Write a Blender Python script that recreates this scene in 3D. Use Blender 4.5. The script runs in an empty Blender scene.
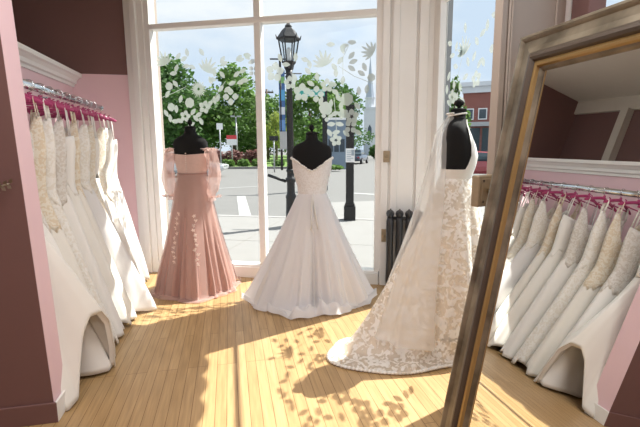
import bpy, math, random
import numpy as np
from mathutils import Vector, Matrix, noise
random.seed(7)
S = bpy.context.scene
COL = S.collection
PI = math.pi

# ------------------------------------------------------------------ camera
FPX = 427.0
PIT, ROL, YAW, CAMH = math.radians(8.7), math.radians(-.35), math.radians(11.9), 1.4
cy_, sy_ = math.cos(YAW), math.sin(YAW)
CF = Vector((sy_*math.cos(PIT), cy_*math.cos(PIT), -math.sin(PIT)))
U0 = Vector((sy_*math.sin(PIT), cy_*math.sin(PIT), math.cos(PIT)))
R0 = Vector((cy_, -sy_, 0))
CR = R0*math.cos(ROL) + U0*math.sin(ROL)
CU = U0*math.cos(ROL) - R0*math.sin(ROL)
cam = bpy.data.cameras.new('camera'); cam.sensor_width = 36; cam.lens = FPX/640*36
cam.clip_start = .05; cam.clip_end = 600
camo = bpy.data.objects.new('camera', cam); COL.objects.link(camo)
camo.matrix_world = Matrix(((CR.x, CU.x, -CF.x, 0), (CR.y, CU.y, -CF.y, 0), (CR.z, CU.z, -CF.z, CAMH), (0, 0, 0, 1)))
S.camera = camo

# ------------------------------------------------------------------ light
S.view_settings.view_transform = 'Standard'; S.view_settings.look = 'None'
S.view_settings.gamma = 1; S.view_settings.use_curve_mapping = False
S.view_settings.exposure = 0.20
AZ = math.radians(22); TEL = 1.275
sund = bpy.data.lights.new('sun', 'SUN'); sund.energy = 9.6; sund.angle = math.radians(.40); sund.color = (1, .96, .90)
suno = bpy.data.objects.new('sun', sund); COL.objects.link(suno)
suno.rotation_euler = Vector((math.cos(AZ), math.sin(AZ), TEL)).to_track_quat('Z', 'Y').to_euler()
suno.location = (20, 8, 28)

W = bpy.data.worlds.new('sky'); S.world = W; W.use_nodes = True
nt = W.node_tree; nt.nodes.clear()
def wn(t, **k):
    n = nt.nodes.new(t)
    for a, b in k.items(): setattr(n, a, b)
    return n
tc = wn('ShaderNodeTexCoord'); mp = wn('ShaderNodeMapping'); mp.inputs['Scale'].default_value = (1, 1, 2.2)
nz = wn('ShaderNodeTexNoise'); nz.inputs['Scale'].default_value = 2.6; nz.inputs['Detail'].default_value = 7; nz.inputs['Roughness'].default_value = .55
rp = wn('ShaderNodeValToRGB'); rp.color_ramp.elements[0].position = .40; rp.color_ramp.elements[1].position = .62
rp.color_ramp.elements[0].color = (.62, .74, .90, 1); rp.color_ramp.elements[1].color = (.90, .93, .97, 1)
bg = wn('ShaderNodeBackground'); bg.inputs['Strength'].default_value = .95
ow = wn('ShaderNodeOutputWorld')
L = nt.links.new
L(tc.outputs['Generated'], mp.inputs[0]); L(mp.outputs[0], nz.inputs[0]); L(nz.outputs[0], rp.inputs[0]); L(rp.outputs[0], bg.inputs[0]); L(bg.outputs[0], ow.inputs[0])

# added fill lights below the ceiling to brighten the interior, no real fittings
for i, (x, y) in enumerate(((.1, 1.5), (.7, -.7))):
    a = bpy.data.lights.new('interior_fill', 'AREA'); a.shape = 'RECTANGLE'; a.size = 1.6; a.size_y = .8; a.energy = 46; a.color = (1, .97, .95)
    o = bpy.data.objects.new('interior_fill', a); COL.objects.link(o); o.location = (x, y, 3.25)

# ------------------------------------------------------------------ helpers
def newmat(name):
    m = bpy.data.materials.new(name); m.use_nodes = True; t = m.node_tree; t.nodes.clear()
    out = t.nodes.new('ShaderNodeOutputMaterial')
    def N(ty, **k):
        n = t.nodes.new(ty)
        for a, b in k.items():
            if isinstance(a, str) and hasattr(n, a): setattr(n, a, b)
        return n
    return m, t, out, N, t.links.new
def rgba(c): return (c[0], c[1], c[2], 1)
def mat(name, col, rough=.6, metal=0, var=.06, scale=12, bump=0, bscale=60, stretch=(1, 1, 1), sheen=0, trans=0, transp=0, emit=0, coat=0):
    m, t, out, N, K = newmat(name)
    p = N('ShaderNodeBsdfPrincipled'); p.inputs['Roughness'].default_value = rough; p.inputs['Metallic'].default_value = metal
    p.inputs['Sheen Weight'].default_value = sheen; p.inputs['Coat Weight'].default_value = coat
    tcn = N('ShaderNodeTexCoord'); mpn = N('ShaderNodeMapping'); mpn.inputs['Scale'].default_value = stretch
    K(tcn.outputs['Object'], mpn.inputs[0])
    ns = N('ShaderNodeTexNoise'); ns.inputs['Scale'].default_value = scale; ns.inputs['Detail'].default_value = 4; K(mpn.outputs[0], ns.inputs[0])
    mx = N('ShaderNodeMix'); mx.data_type = 'RGBA'
    mx.inputs[6].default_value = rgba([c*(1-var) for c in col]); mx.inputs[7].default_value = rgba([min(1, c*(1+var)) for c in col])
    K(ns.outputs[0], mx.inputs[0]); K(mx.outputs[2], p.inputs['Base Color'])
    if bump:
        nb = N('ShaderNodeTexNoise'); nb.inputs['Scale'].default_value = bscale; nb.inputs['Detail'].default_value = 3; K(mpn.outputs[0], nb.inputs[0])
        b = N('ShaderNodeBump'); b.inputs['Strength'].default_value = bump; b.inputs['Distance'].default_value = .01; K(nb.outputs[0], b.inputs['Height']); K(b.outputs[0], p.inputs['Normal'])
    if emit:
        K(mx.outputs[2], p.inputs['Emission Color']); p.inputs['Emission Strength'].default_value = emit
    sh = p.outputs[0]
    if trans:
        tb = N('ShaderNodeBsdfTranslucent'); K(mx.outputs[2], tb.inputs[0])
        ms = N('ShaderNodeMixShader'); ms.inputs[0].default_value = trans; K(sh, ms.inputs[1]); K(tb.outputs[0], ms.inputs[2]); sh = ms.outputs[0]
    if transp:
        tr = N('ShaderNodeBsdfTransparent')
        ms = N('ShaderNodeMixShader'); ms.inputs[0].default_value = transp; K(sh, ms.inputs[1]); K(tr.outputs[0], ms.inputs[2]); sh = ms.outputs[0]
    K(sh, out.inputs[0])
    return m
def glassmat(name, col=(1, 1, 1), refl=.05):
    m, t, out, N, K = newmat(name)
    tr = N('ShaderNodeBsdfTransparent'); tr.inputs[0].default_value = rgba(col)
    gl = N('ShaderNodeBsdfGlossy'); gl.inputs['Roughness'].default_value = .01
    ms = N('ShaderNodeMixShader'); ms.inputs[0].default_value = refl
    K(tr.outputs[0], ms.inputs[1]); K(gl.outputs[0], ms.inputs[2]); K(ms.outputs[0], out.inputs[0])
    return m
def lacemat(name, motif, ground, scale=14, thr=.5, transp=0.0, trans=.25, soft=.05):
    """embroidered motif over a finer ground; transp = how open the ground is"""
    m, t, out, N, K = newmat(name)
    tcn = N('ShaderNodeTexCoord')
    ns = N('ShaderNodeTexNoise'); ns.inputs['Scale'].default_value = scale; ns.inputs['Detail'].default_value = 1.5; ns.inputs['Distortion'].default_value = 1.3
    vo = N('ShaderNodeTexVoronoi'); vo.inputs['Scale'].default_value = scale*2.2; vo.feature = 'SMOOTH_F1'
    K(tcn.outputs['Object'], ns.inputs[0]); K(tcn.outputs['Object'], vo.inputs['Vector'])
    ad = N('ShaderNodeMath', operation='MULTIPLY_ADD'); ad.inputs[1].default_value = -.32; K(vo.outputs[0], ad.inputs[0]); K(ns.outputs[0], ad.inputs[2])
    rp_ = N('ShaderNodeValToRGB'); e = rp_.color_ramp.elements; e[0].position = thr-.14-soft; e[1].position = thr-.14+soft
    K(ad.outputs[0], rp_.inputs[0])
    mx = N('ShaderNodeMix'); mx.data_type = 'RGBA'; mx.inputs[6].default_value = rgba(ground); mx.inputs[7].default_value = rgba(motif); K(rp_.outputs[0], mx.inputs[0])
    p = N('ShaderNodeBsdfPrincipled'); p.inputs['Roughness'].default_value = .75; p.inputs['Sheen Weight'].default_value = .2
    K(mx.outputs[2], p.inputs['Base Color'])
    b = N('ShaderNodeBump'); b.inputs['Strength'].default_value = .35; b.inputs['Distance'].default_value = .006; K(rp_.outputs[0], b.inputs['Height']); K(b.outputs[0], p.inputs['Normal'])
    tb = N('ShaderNodeBsdfTranslucent'); K(mx.outputs[2], tb.inputs[0])
    ms = N('ShaderNodeMixShader'); ms.inputs[0].default_value = trans; K(p.outputs[0], ms.inputs[1]); K(tb.outputs[0], ms.inputs[2]); sh = ms.outputs[0]
    if transp:
        mu = N('ShaderNodeMath', operation='MULTIPLY_ADD'); mu.inputs[1].default_value = -transp; mu.inputs[2].default_value = transp; K(rp_.outputs[0], mu.inputs[0])
        tr = N('ShaderNodeBsdfTransparent'); m2 = N('ShaderNodeMixShader'); K(mu.outputs[0], m2.inputs[0]); K(sh, m2.inputs[1]); K(tr.outputs[0], m2.inputs[2]); sh = m2.outputs[0]
    K(sh, out.inputs[0])
    return m

class MB:
    def __init__(s): s.v = []; s.f = []
    def add(s, vs, fs, xf=None):
        b = len(s.v)
        for p in vs:
            s.v.append(Vector(xf(*p)) if xf else Vector(p))
        s.f += [tuple(i+b for i in f) for f in fs]
        return s
    def box(s, x0, x1, y0, y1, z0, z1, xf=None):
        v = [(x, y, z) for z in (z0, z1) for y in (y0, y1) for x in (x0, x1)]
        return s.add(v, [(0, 2, 3, 1), (4, 5, 7, 6), (0, 1, 5, 4), (2, 6, 7, 3), (0, 4, 6, 2), (1, 3, 7, 5)], xf)
    def loft(s, rings, capa=False, capb=False, closed=True, xf=None):
        n = len(rings[0]); v = [p for r in rings for p in r]; f = []
        for i in range(len(rings)-1):
            for j in range(n if closed else n-1):
                k = (j+1) % n
                f.append((i*n+j, i*n+k, (i+1)*n+k, (i+1)*n+j))
        if capa: f.append(tuple(range(n-1, -1, -1)))
        if capb: f.append(tuple((len(rings)-1)*n+j for j in range(n)))
        return s.add(v, f, xf)
    def lathe(s, prof, c=(0, 0, 0), seg=24, xf=None, cap=True, sx=1, sy=1):
        rings = [[(c[0]+r*sx*math.cos(2*PI*j/seg), c[1]+r*sy*math.sin(2*PI*j/seg), c[2]+z) for j in range(seg)] for r, z in prof]
        return s.loft(rings, cap, cap, True, xf)
    def tube(s, path, rad, seg=8, cap=True, xf=None, flat=1):
        P = [Vector(p) for p in path]; n = len(P)
        rad = rad if isinstance(rad, (list, tuple)) else [rad]*n
        rings = []; t0 = (P[1]-P[0]).normalized()
        up = Vector((0, 0, 1)) if abs(t0.z) < .9 else Vector((1, 0, 0))
        a = t0.cross(up).normalized()
        for i in range(n):
            t = (P[min(i+1, n-1)]-P[max(i-1, 0)]).normalized()
            a = (a-t*a.dot(t)).normalized(); b = t.cross(a)
            rings.append([P[i]+a*(rad[i]*math.cos(2*PI*j/seg))+b*(rad[i]*flat*math.sin(2*PI*j/seg)) for j in range(seg)])
        return s.loft(rings, cap, cap, True, xf)
    def prism(s, poly, z0, z1, xf=None):
        n = len(poly); v = [(x, y, z0) for x, y in poly]+[(x, y, z1) for x, y in poly]
        f = [tuple(range(n-1, -1, -1)), tuple(range(n, 2*n))]+[(i, (i+1) % n, n+(i+1) % n, n+i) for i in range(n)]
        return s.add(v, f, xf)
    def quad(s, a, b, c, d, xf=None): return s.add([a, b, c, d], [(0, 1, 2, 3)], xf)
    def build(s, name, m, parent=None, smooth=False, bevel=0, solid=0, loc=None):
        base = ROOT.get(parent.name, Vector()) if parent else Vector(loc or (0, 0, 0))
        me = bpy.data.meshes.new(name); me.from_pydata([v-base for v in s.v], [], s.f); me.materials.append(m)
        me.validate(); me.update()
        if smooth:
            for p in me.polygons: p.use_smooth = True
        o = bpy.data.objects.new(name, me); COL.objects.link(o)
        if parent: o.parent = parent
        else: o.location = base
        ROOT[o.name] = base
        if bevel:
            md = o.modifiers.new('bevel', 'BEVEL'); md.width = bevel; md.segments = 2; md.limit_method = 'ANGLE'
        if solid:
            md = o.modifiers.new('solid', 'SOLIDIFY'); md.thickness = solid; md.offset = 0
        return o
ROOT = {}
def tag(o, label, cat, group=None, kind=None):
    o['label'] = label; o['category'] = cat
    if group: o['group'] = group
    if kind: o['kind'] = kind
    return o
def struct(o): o['kind'] = 'structure'; return o
def thing(name, label, cat, loc, group=None):
    o = bpy.data.objects.new(name, None); COL.objects.link(o); o.location = loc; o.empty_display_size = .1
    ROOT[o.name] = Vector(loc); return tag(o, label, cat, group)
def fbm(x, y, z=0): return noise.noise(Vector((x, y, z)))
def sm(a, b, x):
    t = min(1, max(0, (x-a)/(b-a))); return t*t*(3-2*t)
def interp(x, xs, ys): return float(np.interp(x, xs, ys))
def ray(px, py): return CF + CR*((px-320)/FPX) - CU*((py-213.5)/FPX)
def at(px, py, dist):
    v = ray(px, py); return Vector((0, 0, CAMH)) + v*dist

# front window wall frame: u along the wall, o outwards
QX, QY, WANG = 1.46, 4.09, math.radians(-23.3)
DX, DY = math.cos(WANG), math.sin(WANG)
def FW(u, o, z): return (QX+DX*u-DY*o, QY+DY*u+DX*o, z)
WX = 1.95

# ------------------------------------------------------------------ materials
M = {}
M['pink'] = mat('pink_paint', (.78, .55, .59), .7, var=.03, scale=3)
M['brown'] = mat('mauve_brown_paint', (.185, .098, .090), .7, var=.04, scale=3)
M['white'] = mat('white_gloss_paint', (.83, .815, .79), .35, var=.03, scale=5)
M['offwhite'] = mat('off_white_paint', (.62, .56, .49), .5, var=.03, scale=5)
M['leaf'] = mat('shaded_offwhite_paint', (.40, .34, .29), .45, var=.04, scale=4)  # off-white darkened in its colour to stand for the door leaf's shade
M['ceil'] = mat('ceiling_paint', (.7, .66, .6), .8, var=.03)
def floormat():
    m, t, out, N, K = newmat('maple_strip_floor')
    tcn = N('ShaderNodeTexCoord'); mpn = N('ShaderNodeMapping'); mpn.inputs['Rotation'].default_value = (0, 0, PI/2); K(tcn.outputs['Object'], mpn.inputs[0])
    br = N('ShaderNodeTexBrick'); br.offset = .37; br.offset_frequency = 3
    br.inputs['Color1'].default_value = (.50, .332, .168, 1); br.inputs['Color2'].default_value = (.41, .262, .120, 1); br.inputs['Mortar'].default_value = (.16, .075, .02, 1)
    br.inputs['Scale'].default_value = 1; br.inputs['Brick Width'].default_value = 1.35; br.inputs['Row Height'].default_value = .062
    br.inputs['Mortar Size'].default_value = .0016; br.inputs['Mortar Smooth'].default_value = .2; br.inputs['Bias'].default_value = -.1
    K(mpn.outputs[0], br.inputs[0])
    m2 = N('ShaderNodeMapping'); m2.inputs['Scale'].default_value = (40, 2.2, 1); K(tcn.outputs['Object'], m2.inputs[0])
    ns = N('ShaderNodeTexNoise'); ns.inputs['Scale'].default_value = 1.6; ns.inputs['Detail'].default_value = 6; K(m2.outputs[0], ns.inputs[0])
    rp_ = N('ShaderNodeValToRGB'); rp_.color_ramp.elements[0].color = (.72, .68, .6, 1); rp_.color_ramp.elements[0].position = .3; rp_.color_ramp.elements[1].color = (1.1, 1.08, 1.02, 1); rp_.color_ramp.elements[1].position = .7
    K(ns.outputs[0], rp_.inputs[0])
    mx = N('ShaderNodeMix'); mx.data_type = 'RGBA'; mx.blend_type = 'MULTIPLY'; mx.inputs[0].default_value = .8; K(br.outputs[0], mx.inputs[6]); K(rp_.outputs[0], mx.inputs[7])
    p = N('ShaderNodeBsdfPrincipled'); p.inputs['Roughness'].default_value = .42; K(mx.outputs[2], p.inputs['Base Color'])
    b = N('ShaderNodeBump'); b.inputs['Strength'].default_value = .25; b.inputs['Distance'].default_value = .002; b.invert = True; K(br.outputs['Fac'], b.inputs['Height']); K(b.outputs[0], p.inputs['Normal'])
    K(p.outputs[0], out.inputs[0]); return m
M['floor'] = floormat()
M['glass'] = glassmat('window_glass', (.97, .985, .98), .003)
M['decal'] = mat('frosted_vinyl', (.58, .645, .60), .9, var=.03, trans=.33, transp=.2)
M['black'] = mat('black_velvet', (.0025, .0025, .003), .95, sheen=0)
M['iron'] = mat('dark_iron', (.035, .034, .036), .45, metal=.3, bump=.1)
M['brass'] = mat('aged_brass', (.36, .285, .19), .45, metal=.25, var=.2, scale=30)
M['chrome'] = mat('chrome', (.72, .74, .76), .14, metal=1, var=.03)
M['dark'] = mat('dark_screw', (.09, .07, .05), .5, .5)
M['magenta'] = mat('magenta_plastic', (.40, .05, .155), .4, var=.05)

# ------------------------------------------------------------------ shell
struct(MB().prism([(-3.2, -3.6), (2.1, -3.6), (2.1, 3.83), (1.5, 4.08)] + [FW(-2.72, .0, 0)[:2], (-1.75, 5.3), (-1.75, 2.3), (-3.2, 2.3)], -.12, 0).build('floor', M['floor']))
struct(MB().prism([(-3.3, -3.7), (2.05, -3.7), (2.05, 3.83), (1.5, 4.12)] + [FW(-2.72, .1, 0)[:2], (-2.4, 5.5), (-3.3, 5.5)], 3.3, 3.4).build('ceiling', M['ceil']))
struct(MB().box(-3.3, 2.2, -3.7, -3.6, 0, 3.3).build('wall_back', M['pink']))
struct(MB().box(-3.3, -3.2, -3.6, 2.28, 0, 3.3).build('wall_left', M['pink']))
# pier between the shop floor and the alcove: brown face, pink return
# (its right end is sheared left with height to match the view's lens distortion)
PL = lambda x, y, z: (x-.030*z if x > -2 else x, y, z)
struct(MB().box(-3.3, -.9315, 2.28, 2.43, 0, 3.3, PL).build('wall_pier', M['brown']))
struct(MB().box(-1.62, -.93, 2.2815, 2.44, 0, 3.3, PL).build('wall_pier_return', M['pink']))
struct(MB().box(-.93, -.916, 2.268, 2.44, 0, .11).build('baseboard_right', M['white'], bevel=.004))
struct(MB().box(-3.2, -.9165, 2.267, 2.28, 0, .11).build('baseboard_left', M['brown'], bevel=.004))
# alcove
struct(MB().box(-1.7, -1.6, 2.44, 5.2, 0, 2.16).build('wall_alcove', M['pink']))
struct(MB().box(-2.35, -1.6, 2.44, 5.2, 2.16, 2.19).build('trim_1', M['offwhite']))
cor = []
for x, z in ((-1.6, 2.06), (-1.585, 2.06), (-1.58, 2.085), (-1.56, 2.095), (-1.555, 2.125), (-1.53, 2.15), (-1.505, 2.16), (-1.5, 2.195), (-1.6, 2.195)): cor.append((x, z))
struct(MB().loft([[(x, y, z) for x, z in cor] for y in (2.44, 5.15)], True, True).build('trim_2', M['white']))
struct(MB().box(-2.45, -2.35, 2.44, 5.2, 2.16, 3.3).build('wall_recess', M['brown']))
ex, ey, _ = FW(-2.68, 0, 0)
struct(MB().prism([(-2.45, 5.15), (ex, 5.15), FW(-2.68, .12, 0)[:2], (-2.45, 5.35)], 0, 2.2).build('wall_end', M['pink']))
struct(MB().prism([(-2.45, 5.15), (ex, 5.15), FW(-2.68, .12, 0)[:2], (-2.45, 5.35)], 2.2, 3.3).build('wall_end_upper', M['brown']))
struct(MB().box(-2.35, -2.31, 2.44, 5.15, 3.12, 3.3).build('trim_3', M['offwhite']))
struct(MB().box(-2.35, -2.25, 4.28, 4.38, 2.19, 3.12).build('trim_4', M['offwhite']))

# front window wall
fr = MB()
fr.box(-2.72, .55, .0, .12, -.15, .075, FW)                      # under the glass
fr.box(-2.5, .02, -.035, .10, .075, .14, FW)
fr.box(-2.5, .02, -.05, -.0, 0, .12, FW)                         # kick board
fr.box(-2.48, -2.42, -.03, .09, .14, 3.3, FW)
fr.box(-.03, .03, -.03, .09, .14, 3.3, FW)
fr.box(-2.5, .02, -.03, .09, 3.2, 3.3, FW)
w1 = struct(fr.build('window_1', M['white'], bevel=.004))
MB().box(-1.26, -1.19, -.035, .07, .14, 3.2, FW).build('mullion', M['white'], w1, bevel=.008)
MB().box(-2.42, -.03, -.045, .06, 2.645, 2.70, FW).build('transom_bar', M['white'], w1, bevel=.008)
for a, b in ((-2.42, -1.26), (-1.19, -.03)):
    for z0, z1 in ((.14, 2.645), (2.70, 3.2)):
        MB().box(a, b, .018, .024, z0, z1, FW).build('pane', M['glass'], w1)
struct(MB().box(-2.70, -2.62, -.05, .12, 0, 3.3, FW).box(-2.62, -2.55, -.075, .12, 0, 3.3, FW).box(-2.55, -2.48, -.045, .1, 0, 3.3, FW).build('trim_5', M['white'], bevel=.005))
pil = MB()
for a, b, o in ((.03, .10, -.055), (.10, .125, -.03), (.125, .19, -.06), (.19, .345, -.045), (.345, .37, -.025), (.37, .455, -.06), (.455, .53, -.04)):
    pil.box(a, b, o, .1, 0, 3.3, FW)
struct(pil.build('trim_6', M['white'], bevel=.004))
# masonry pier outside the corner
struct(MB().prism([FW(.04, .09, 0)[:2], (1.60, 4.42), (1.72, 4.46), (2.16, 4.25), (2.16, 3.99), (1.98, 3.84)], -.2, 3.6).build('wall_corner', mat('dark_stone', (.085, .088, .095), .8, var=.2, scale=5)))
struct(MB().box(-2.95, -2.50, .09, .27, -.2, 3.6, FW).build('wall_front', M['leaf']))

# right hand side: display window, then the doorway
r = MB()
r.box(WX-.02, WX+.1, 2.2, 3.84, -.15, .14); r.box(WX-.05, WX, 2.2, 3.84, 0, .12)
r.box(WX-.045, WX+.03, 3.745, 3.86, .14, 3.3); r.box(WX-.03, WX+.08, 2.18, 2.25, .14, 3.3)
r.box(WX-.03, WX+.08, 2.2, 3.84, 3.2, 3.3)
w2 = struct(r.build('window_2', M['white'], bevel=.004))
MB().box(WX-.002, WX+.022, 2.25, 3.745, 2.69, 2.71).build('transom_bar', M['white'], w2)
for z0, z1 in ((.14, 2.69), (2.71, 3.2)): MB().box(WX+.018, WX+.024, 2.25, 3.745, z0, z1).build('pane', M['glass'], w2)
struct(MB().box(WX, 2.1, -3.6, .75, 0, 3.3).box(WX, 2.1, .75, 2.18, 0, 1.9).box(WX, 2.1, .75, 2.18, 3.1, 3.3).build('wall_right', M['offwhite']))
w3 = struct(MB().box(WX-.05, WX+.06, 2.06, 2.18, 1.9, 3.1).box(WX-.05, WX+.06, .75, .87, 1.9, 3.1).box(WX-.05, WX+.06, .87, 2.06, 1.9, 1.96).box(WX-.05, WX+.06, .87, 2.06, 3.04, 3.1).build('window_3', M['brown'], bevel=.004))
MB().box(WX-.03, WX+.05, 1.72, 1.77, 1.96, 3.04).build('mullion', M['brown'], w3)
MB().box(WX+.018, WX+.024, .87, 2.06, 1.96, 3.04).build('pane', M['glass'], w3)

# open door leaf with its rim lock
LA, LB = Vector((1.318, 1.985, 0)), Vector((1.86, 2.205, 0))
ld = (LB-LA).normalized(); ln = Vector((ld.y, -ld.x, 0)); LL = (LB-LA).length
def LF(a, b, z): p = LA+ld*a+ln*b; return (p.x, p.y, z)
dl = MB()
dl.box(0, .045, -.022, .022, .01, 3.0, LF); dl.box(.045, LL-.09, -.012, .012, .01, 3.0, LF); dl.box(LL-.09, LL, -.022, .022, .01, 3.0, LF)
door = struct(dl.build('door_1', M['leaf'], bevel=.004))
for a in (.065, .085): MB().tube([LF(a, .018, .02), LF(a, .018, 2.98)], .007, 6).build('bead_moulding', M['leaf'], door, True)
def lock():
    t = MB().box(-.150, .03, .0, .045, 1.105, 1.262, LF).build('rim_lock', M['brass'], door, bevel=.008)
    MB().box(-.130, .012, .045, .050, 1.122, 1.245, LF).build('lock_plate', M['brass'], t, bevel=.003)
    kb = MB(); c = Vector(LF(-.075, .05, 1.185))
    kb.tube([c+ln*s for s in (0, .02, .025, .04, .052, .056)], [.012, .012, .022, .027, .02, .004], 16)
    kb.build('door_knob', mat('brass_knob', (.42, .30, .15), .3, .8), t, True)
    for a, z in ((-.12, 1.132), (0, 1.132), (-.12, 1.235), (0, 1.235), (-.02, 1.185)):
        q = Vector(LF(a, .05, z)); MB().tube([q, q+ln*.004], .006, 8).build('screw', M['dark'], t)
lock()
for z in (.45, 1.5, 2.4): MB().tube([LF(LL-.005, .026, z-.05), LF(LL-.005, .026, z+.05)], .009, 8).build('hinge', M['brass'], door)
struct(MB().box(1.84, WX, 2.19, 2.26, 0, 3.3).build('trim_7', M['white']))

# brass plates on the pilaster
def plate(label, u, z, hw, hh):
    t = thing('brass_plate', label, 'switch plate', FW(u, -.056, z-hh))
    MB().box(u-hw, u+hw, -.066, -.058, z-hh, z+hh, FW).build('plate', M['brass'], t, bevel=.002)
    c = Vector(FW(u, -.066, z)); d = Vector((DY, -DX, 0))
    MB().tube([c, c+d*.010, c+d*.018], [.012, .012, .008], 12).build('button', M['brass'], t, True)
    for s in (-1, 1):
        c = Vector(FW(u, -.066, z+s*hh*.75)); MB().tube([c, c+d*.003], .004, 8).build('screw', M['brass'], t)
plate('upper brass switch plate with a round button on the white pilaster', .105-.02, 1.315, .032, .055)
plate('small lower brass plate on the white pilaster beside the radiator', .07, .525, .024, .065)

# ------------------------------------------------------------------ frosted flower decals on the glass
def decal_mesh(xf, f5, disc, lotus, leaf, stems):
    b = MB()
    def poly(pts): b.add([(x, 0, z) for x, z in pts], [tuple(range(len(pts)))], xf)
    def petal(x, z, a, l, w):
        pts = []
        for k in range(12):
            th = 2*PI*k/12; lx = l*.5*(1+math.cos(th)); lw = w*math.sin(th)*(.55+.45*math.sin(PI*min(1, lx/l)))
            pts.append((x+lx*math.cos(a)-lw*math.sin(a), z+lx*math.sin(a)+lw*math.cos(a)))
        poly(pts)
    for i, (x, z, r_) in enumerate(f5):
        n = 5 if i % 3 else 4; a0 = i*1.3
        for k in range(n):
            a = a0+2*PI*k/n; petal(x+math.cos(a)*r_*.20, z+math.sin(a)*r_*.20, a, r_*.98, r_*.46)
    for x, z, r_ in [q for q in disc if q[2] > .08]:
        for k in range(22): petal(x+.012*math.cos(k*2*PI/22), z+.012*math.sin(k*2*PI/22), k*2*PI/22, r_*(.95 if k % 2 else .78), .007)
    for x, z, r_ in [q for q in disc if q[2] <= .08]:
        for k in range(7):
            a = 2*PI*k/7; a2 = 2*PI*(k+1)/7
            poly([(x, z)]+[(x+r_*math.cos(a+(a2-a)*t/4)*(.9+.1*math.sin(PI*t/4)), z+r_*math.sin(a+(a2-a)*t/4)*(.9+.1*math.sin(PI*t/4))) for t in range(5)])
    for x, z, r_, a0 in lotus:
        for k in range(-3, 4): petal(x-math.cos(a0)*r_*.6, z-math.sin(a0)*r_*.6, a0+k*.40, r_*(1.85-.17*abs(k)), r_*.17)
    for i, (x, z) in enumerate(leaf):
        a = (i*2.4+x*7) % (2*PI); petal(x-.036*math.cos(a), z-.036*math.sin(a), a, .088, .024)
    for s in stems:
        for (x0, z0), (x1, z1) in zip(s[:-1], s[1:]):
            d = Vector((x1-x0, z1-z0)).normalized()*.003
            poly([(x0-d.y, z0+d.x), (x0+d.y, z0-d.x), (x1+d.y, z1-d.x), (x1-d.y, z1+d.x)])
    return b
FL = dict(
 f5=[(-1.55,1.94,.075),(-1.85,1.84,.06),(-2.08,1.75,.055),(-1.29,2.19,.05),(-1.06,2.17,.085),(-.78,1.96,.08),(-.63,1.94,.07),(-.52,2.02,.06),(-.27,1.71,.065),(-.28,1.61,.06),(-.9,2.06,.06),(-.43,1.48,.055),(-.52,1.72,.05),(-.36,1.74,.05)],
 disc=[(-2.25,2.07,.045),(-2.24,1.85,.045),(-2.02,1.89,.055),(-1.91,2.03,.09),(-.54,1.8,.065),(-.32,1.88,.065),(-.08,2.08,.04)],
 lotus=[(-1.79,2.25,.09,1.1),(-2.30,2.34,.085,1.9),(-.56,2.26,.09,1.9),(-.10,2.33,.075,2.6)],
 leaf=[(-2.12,2.38),(-2.07,2.34),(-2.03,2.27),(-1.98,2.26),(-2.02,2.4),(-1.86,2.41),(-2.18,2.1),(-2.18,1.82),(-2.12,1.94),(-2.21,1.7),(-2.14,1.7),(-1.73,1.9),(-1.69,1.94),(-1.63,2.31),(-1.6,2.28),(-1.45,2.32),(-1.42,2.31),(-1.36,2.35),(-1.35,2.33),(-1.52,2.08),(-1.44,2.08),(-1.38,2.1),(-1.74,2.12),(-1.77,2.12),(-1.63,2.16),(-1.95,1.72),(-1.90,1.70),(-2.02,1.66),(-2.28,1.98),(-2.15,2.26),(-2.2,2.2),(-1.98,1.80),(-1.93,1.76),(-1.78,1.88),(-1.66,2.02),(-1.58,2.02),(-1.48,2.16),(-1.40,2.2),(-1.31,2.28),(-2.3,1.78),(-2.26,1.74),(-1.72,2.2),(-.95,2.24),(-1.0,2.3),(-.86,2.12),(-.84,2.3),(-.7,2.24),(-.62,2.1),(-.58,1.88),(-.5,1.76),(-.22,1.82),(-.2,1.95),(-.12,1.98),(-.33,1.55),(-.2,1.55),(-.42,1.56),(-.5,1.56),
  (-.75,2.28),(-.71,2.16),(-.49,2.41),(-.34,2.39),(-.28,2.42),(-.36,2.35),(-.38,2.26),(-.28,2.29),(-.25,2.24),(-.28,2.18),(-.17,2.12),(-.15,2.19),(-.45,2.2),(-.43,2.13),(-.36,2.07),(-.47,2.03),(-.43,1.95),(-.48,1.85),(-.38,1.81),(-.47,1.64),(-.4,1.64),(-.4,1.89),(-.68,2.04),(-.45,1.74),(-.36,1.74)],
 stems=[[(-2.36,1.95),(-2.2,2.0),(-2.05,2.06)],[(-1.85,1.84),(-1.72,1.95),(-1.6,2.1)],[(-.36,2.12),(-.36,2.28),(-.3,2.4)],[(-.4,2.2),(-.25,2.1),(-.06,2.02)],[(-.42,1.5),(-.43,1.7),(-.45,1.9)]])
decal_mesh(lambda x, y, z: FW(x, .012, z), **FL).build('flower_decal', M['decal'], w1)
LW = [(3.65,2.31),(3.46,2.2),(3.65,2.04),(3.68,1.91),(3.64,1.8),(3.5,1.84),(3.4,1.79),(3.38,1.98),(3.23,2.24),(3.14,2.28),(3.09,2.31),(3.01,2.37),(2.94,2.35),(2.87,2.31),(2.82,2.3),(2.73,2.24),(2.76,2.06),(2.81,2.04),(2.65,1.84),(2.61,2.06),(2.58,1.97),(2.68,2.12),(2.52,1.58),(2.53,1.49),(2.52,1.4),(2.55,1.33),(3.41,2.39),(3.17,2.06),(3.12,2.05),(3.46,2.19),(3.34,2.09),(3.54,2.27),(3.25,2.13),(3.55,2.1),(3.6,2.2),(3.45,1.9),(3.56,1.95)]
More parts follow.
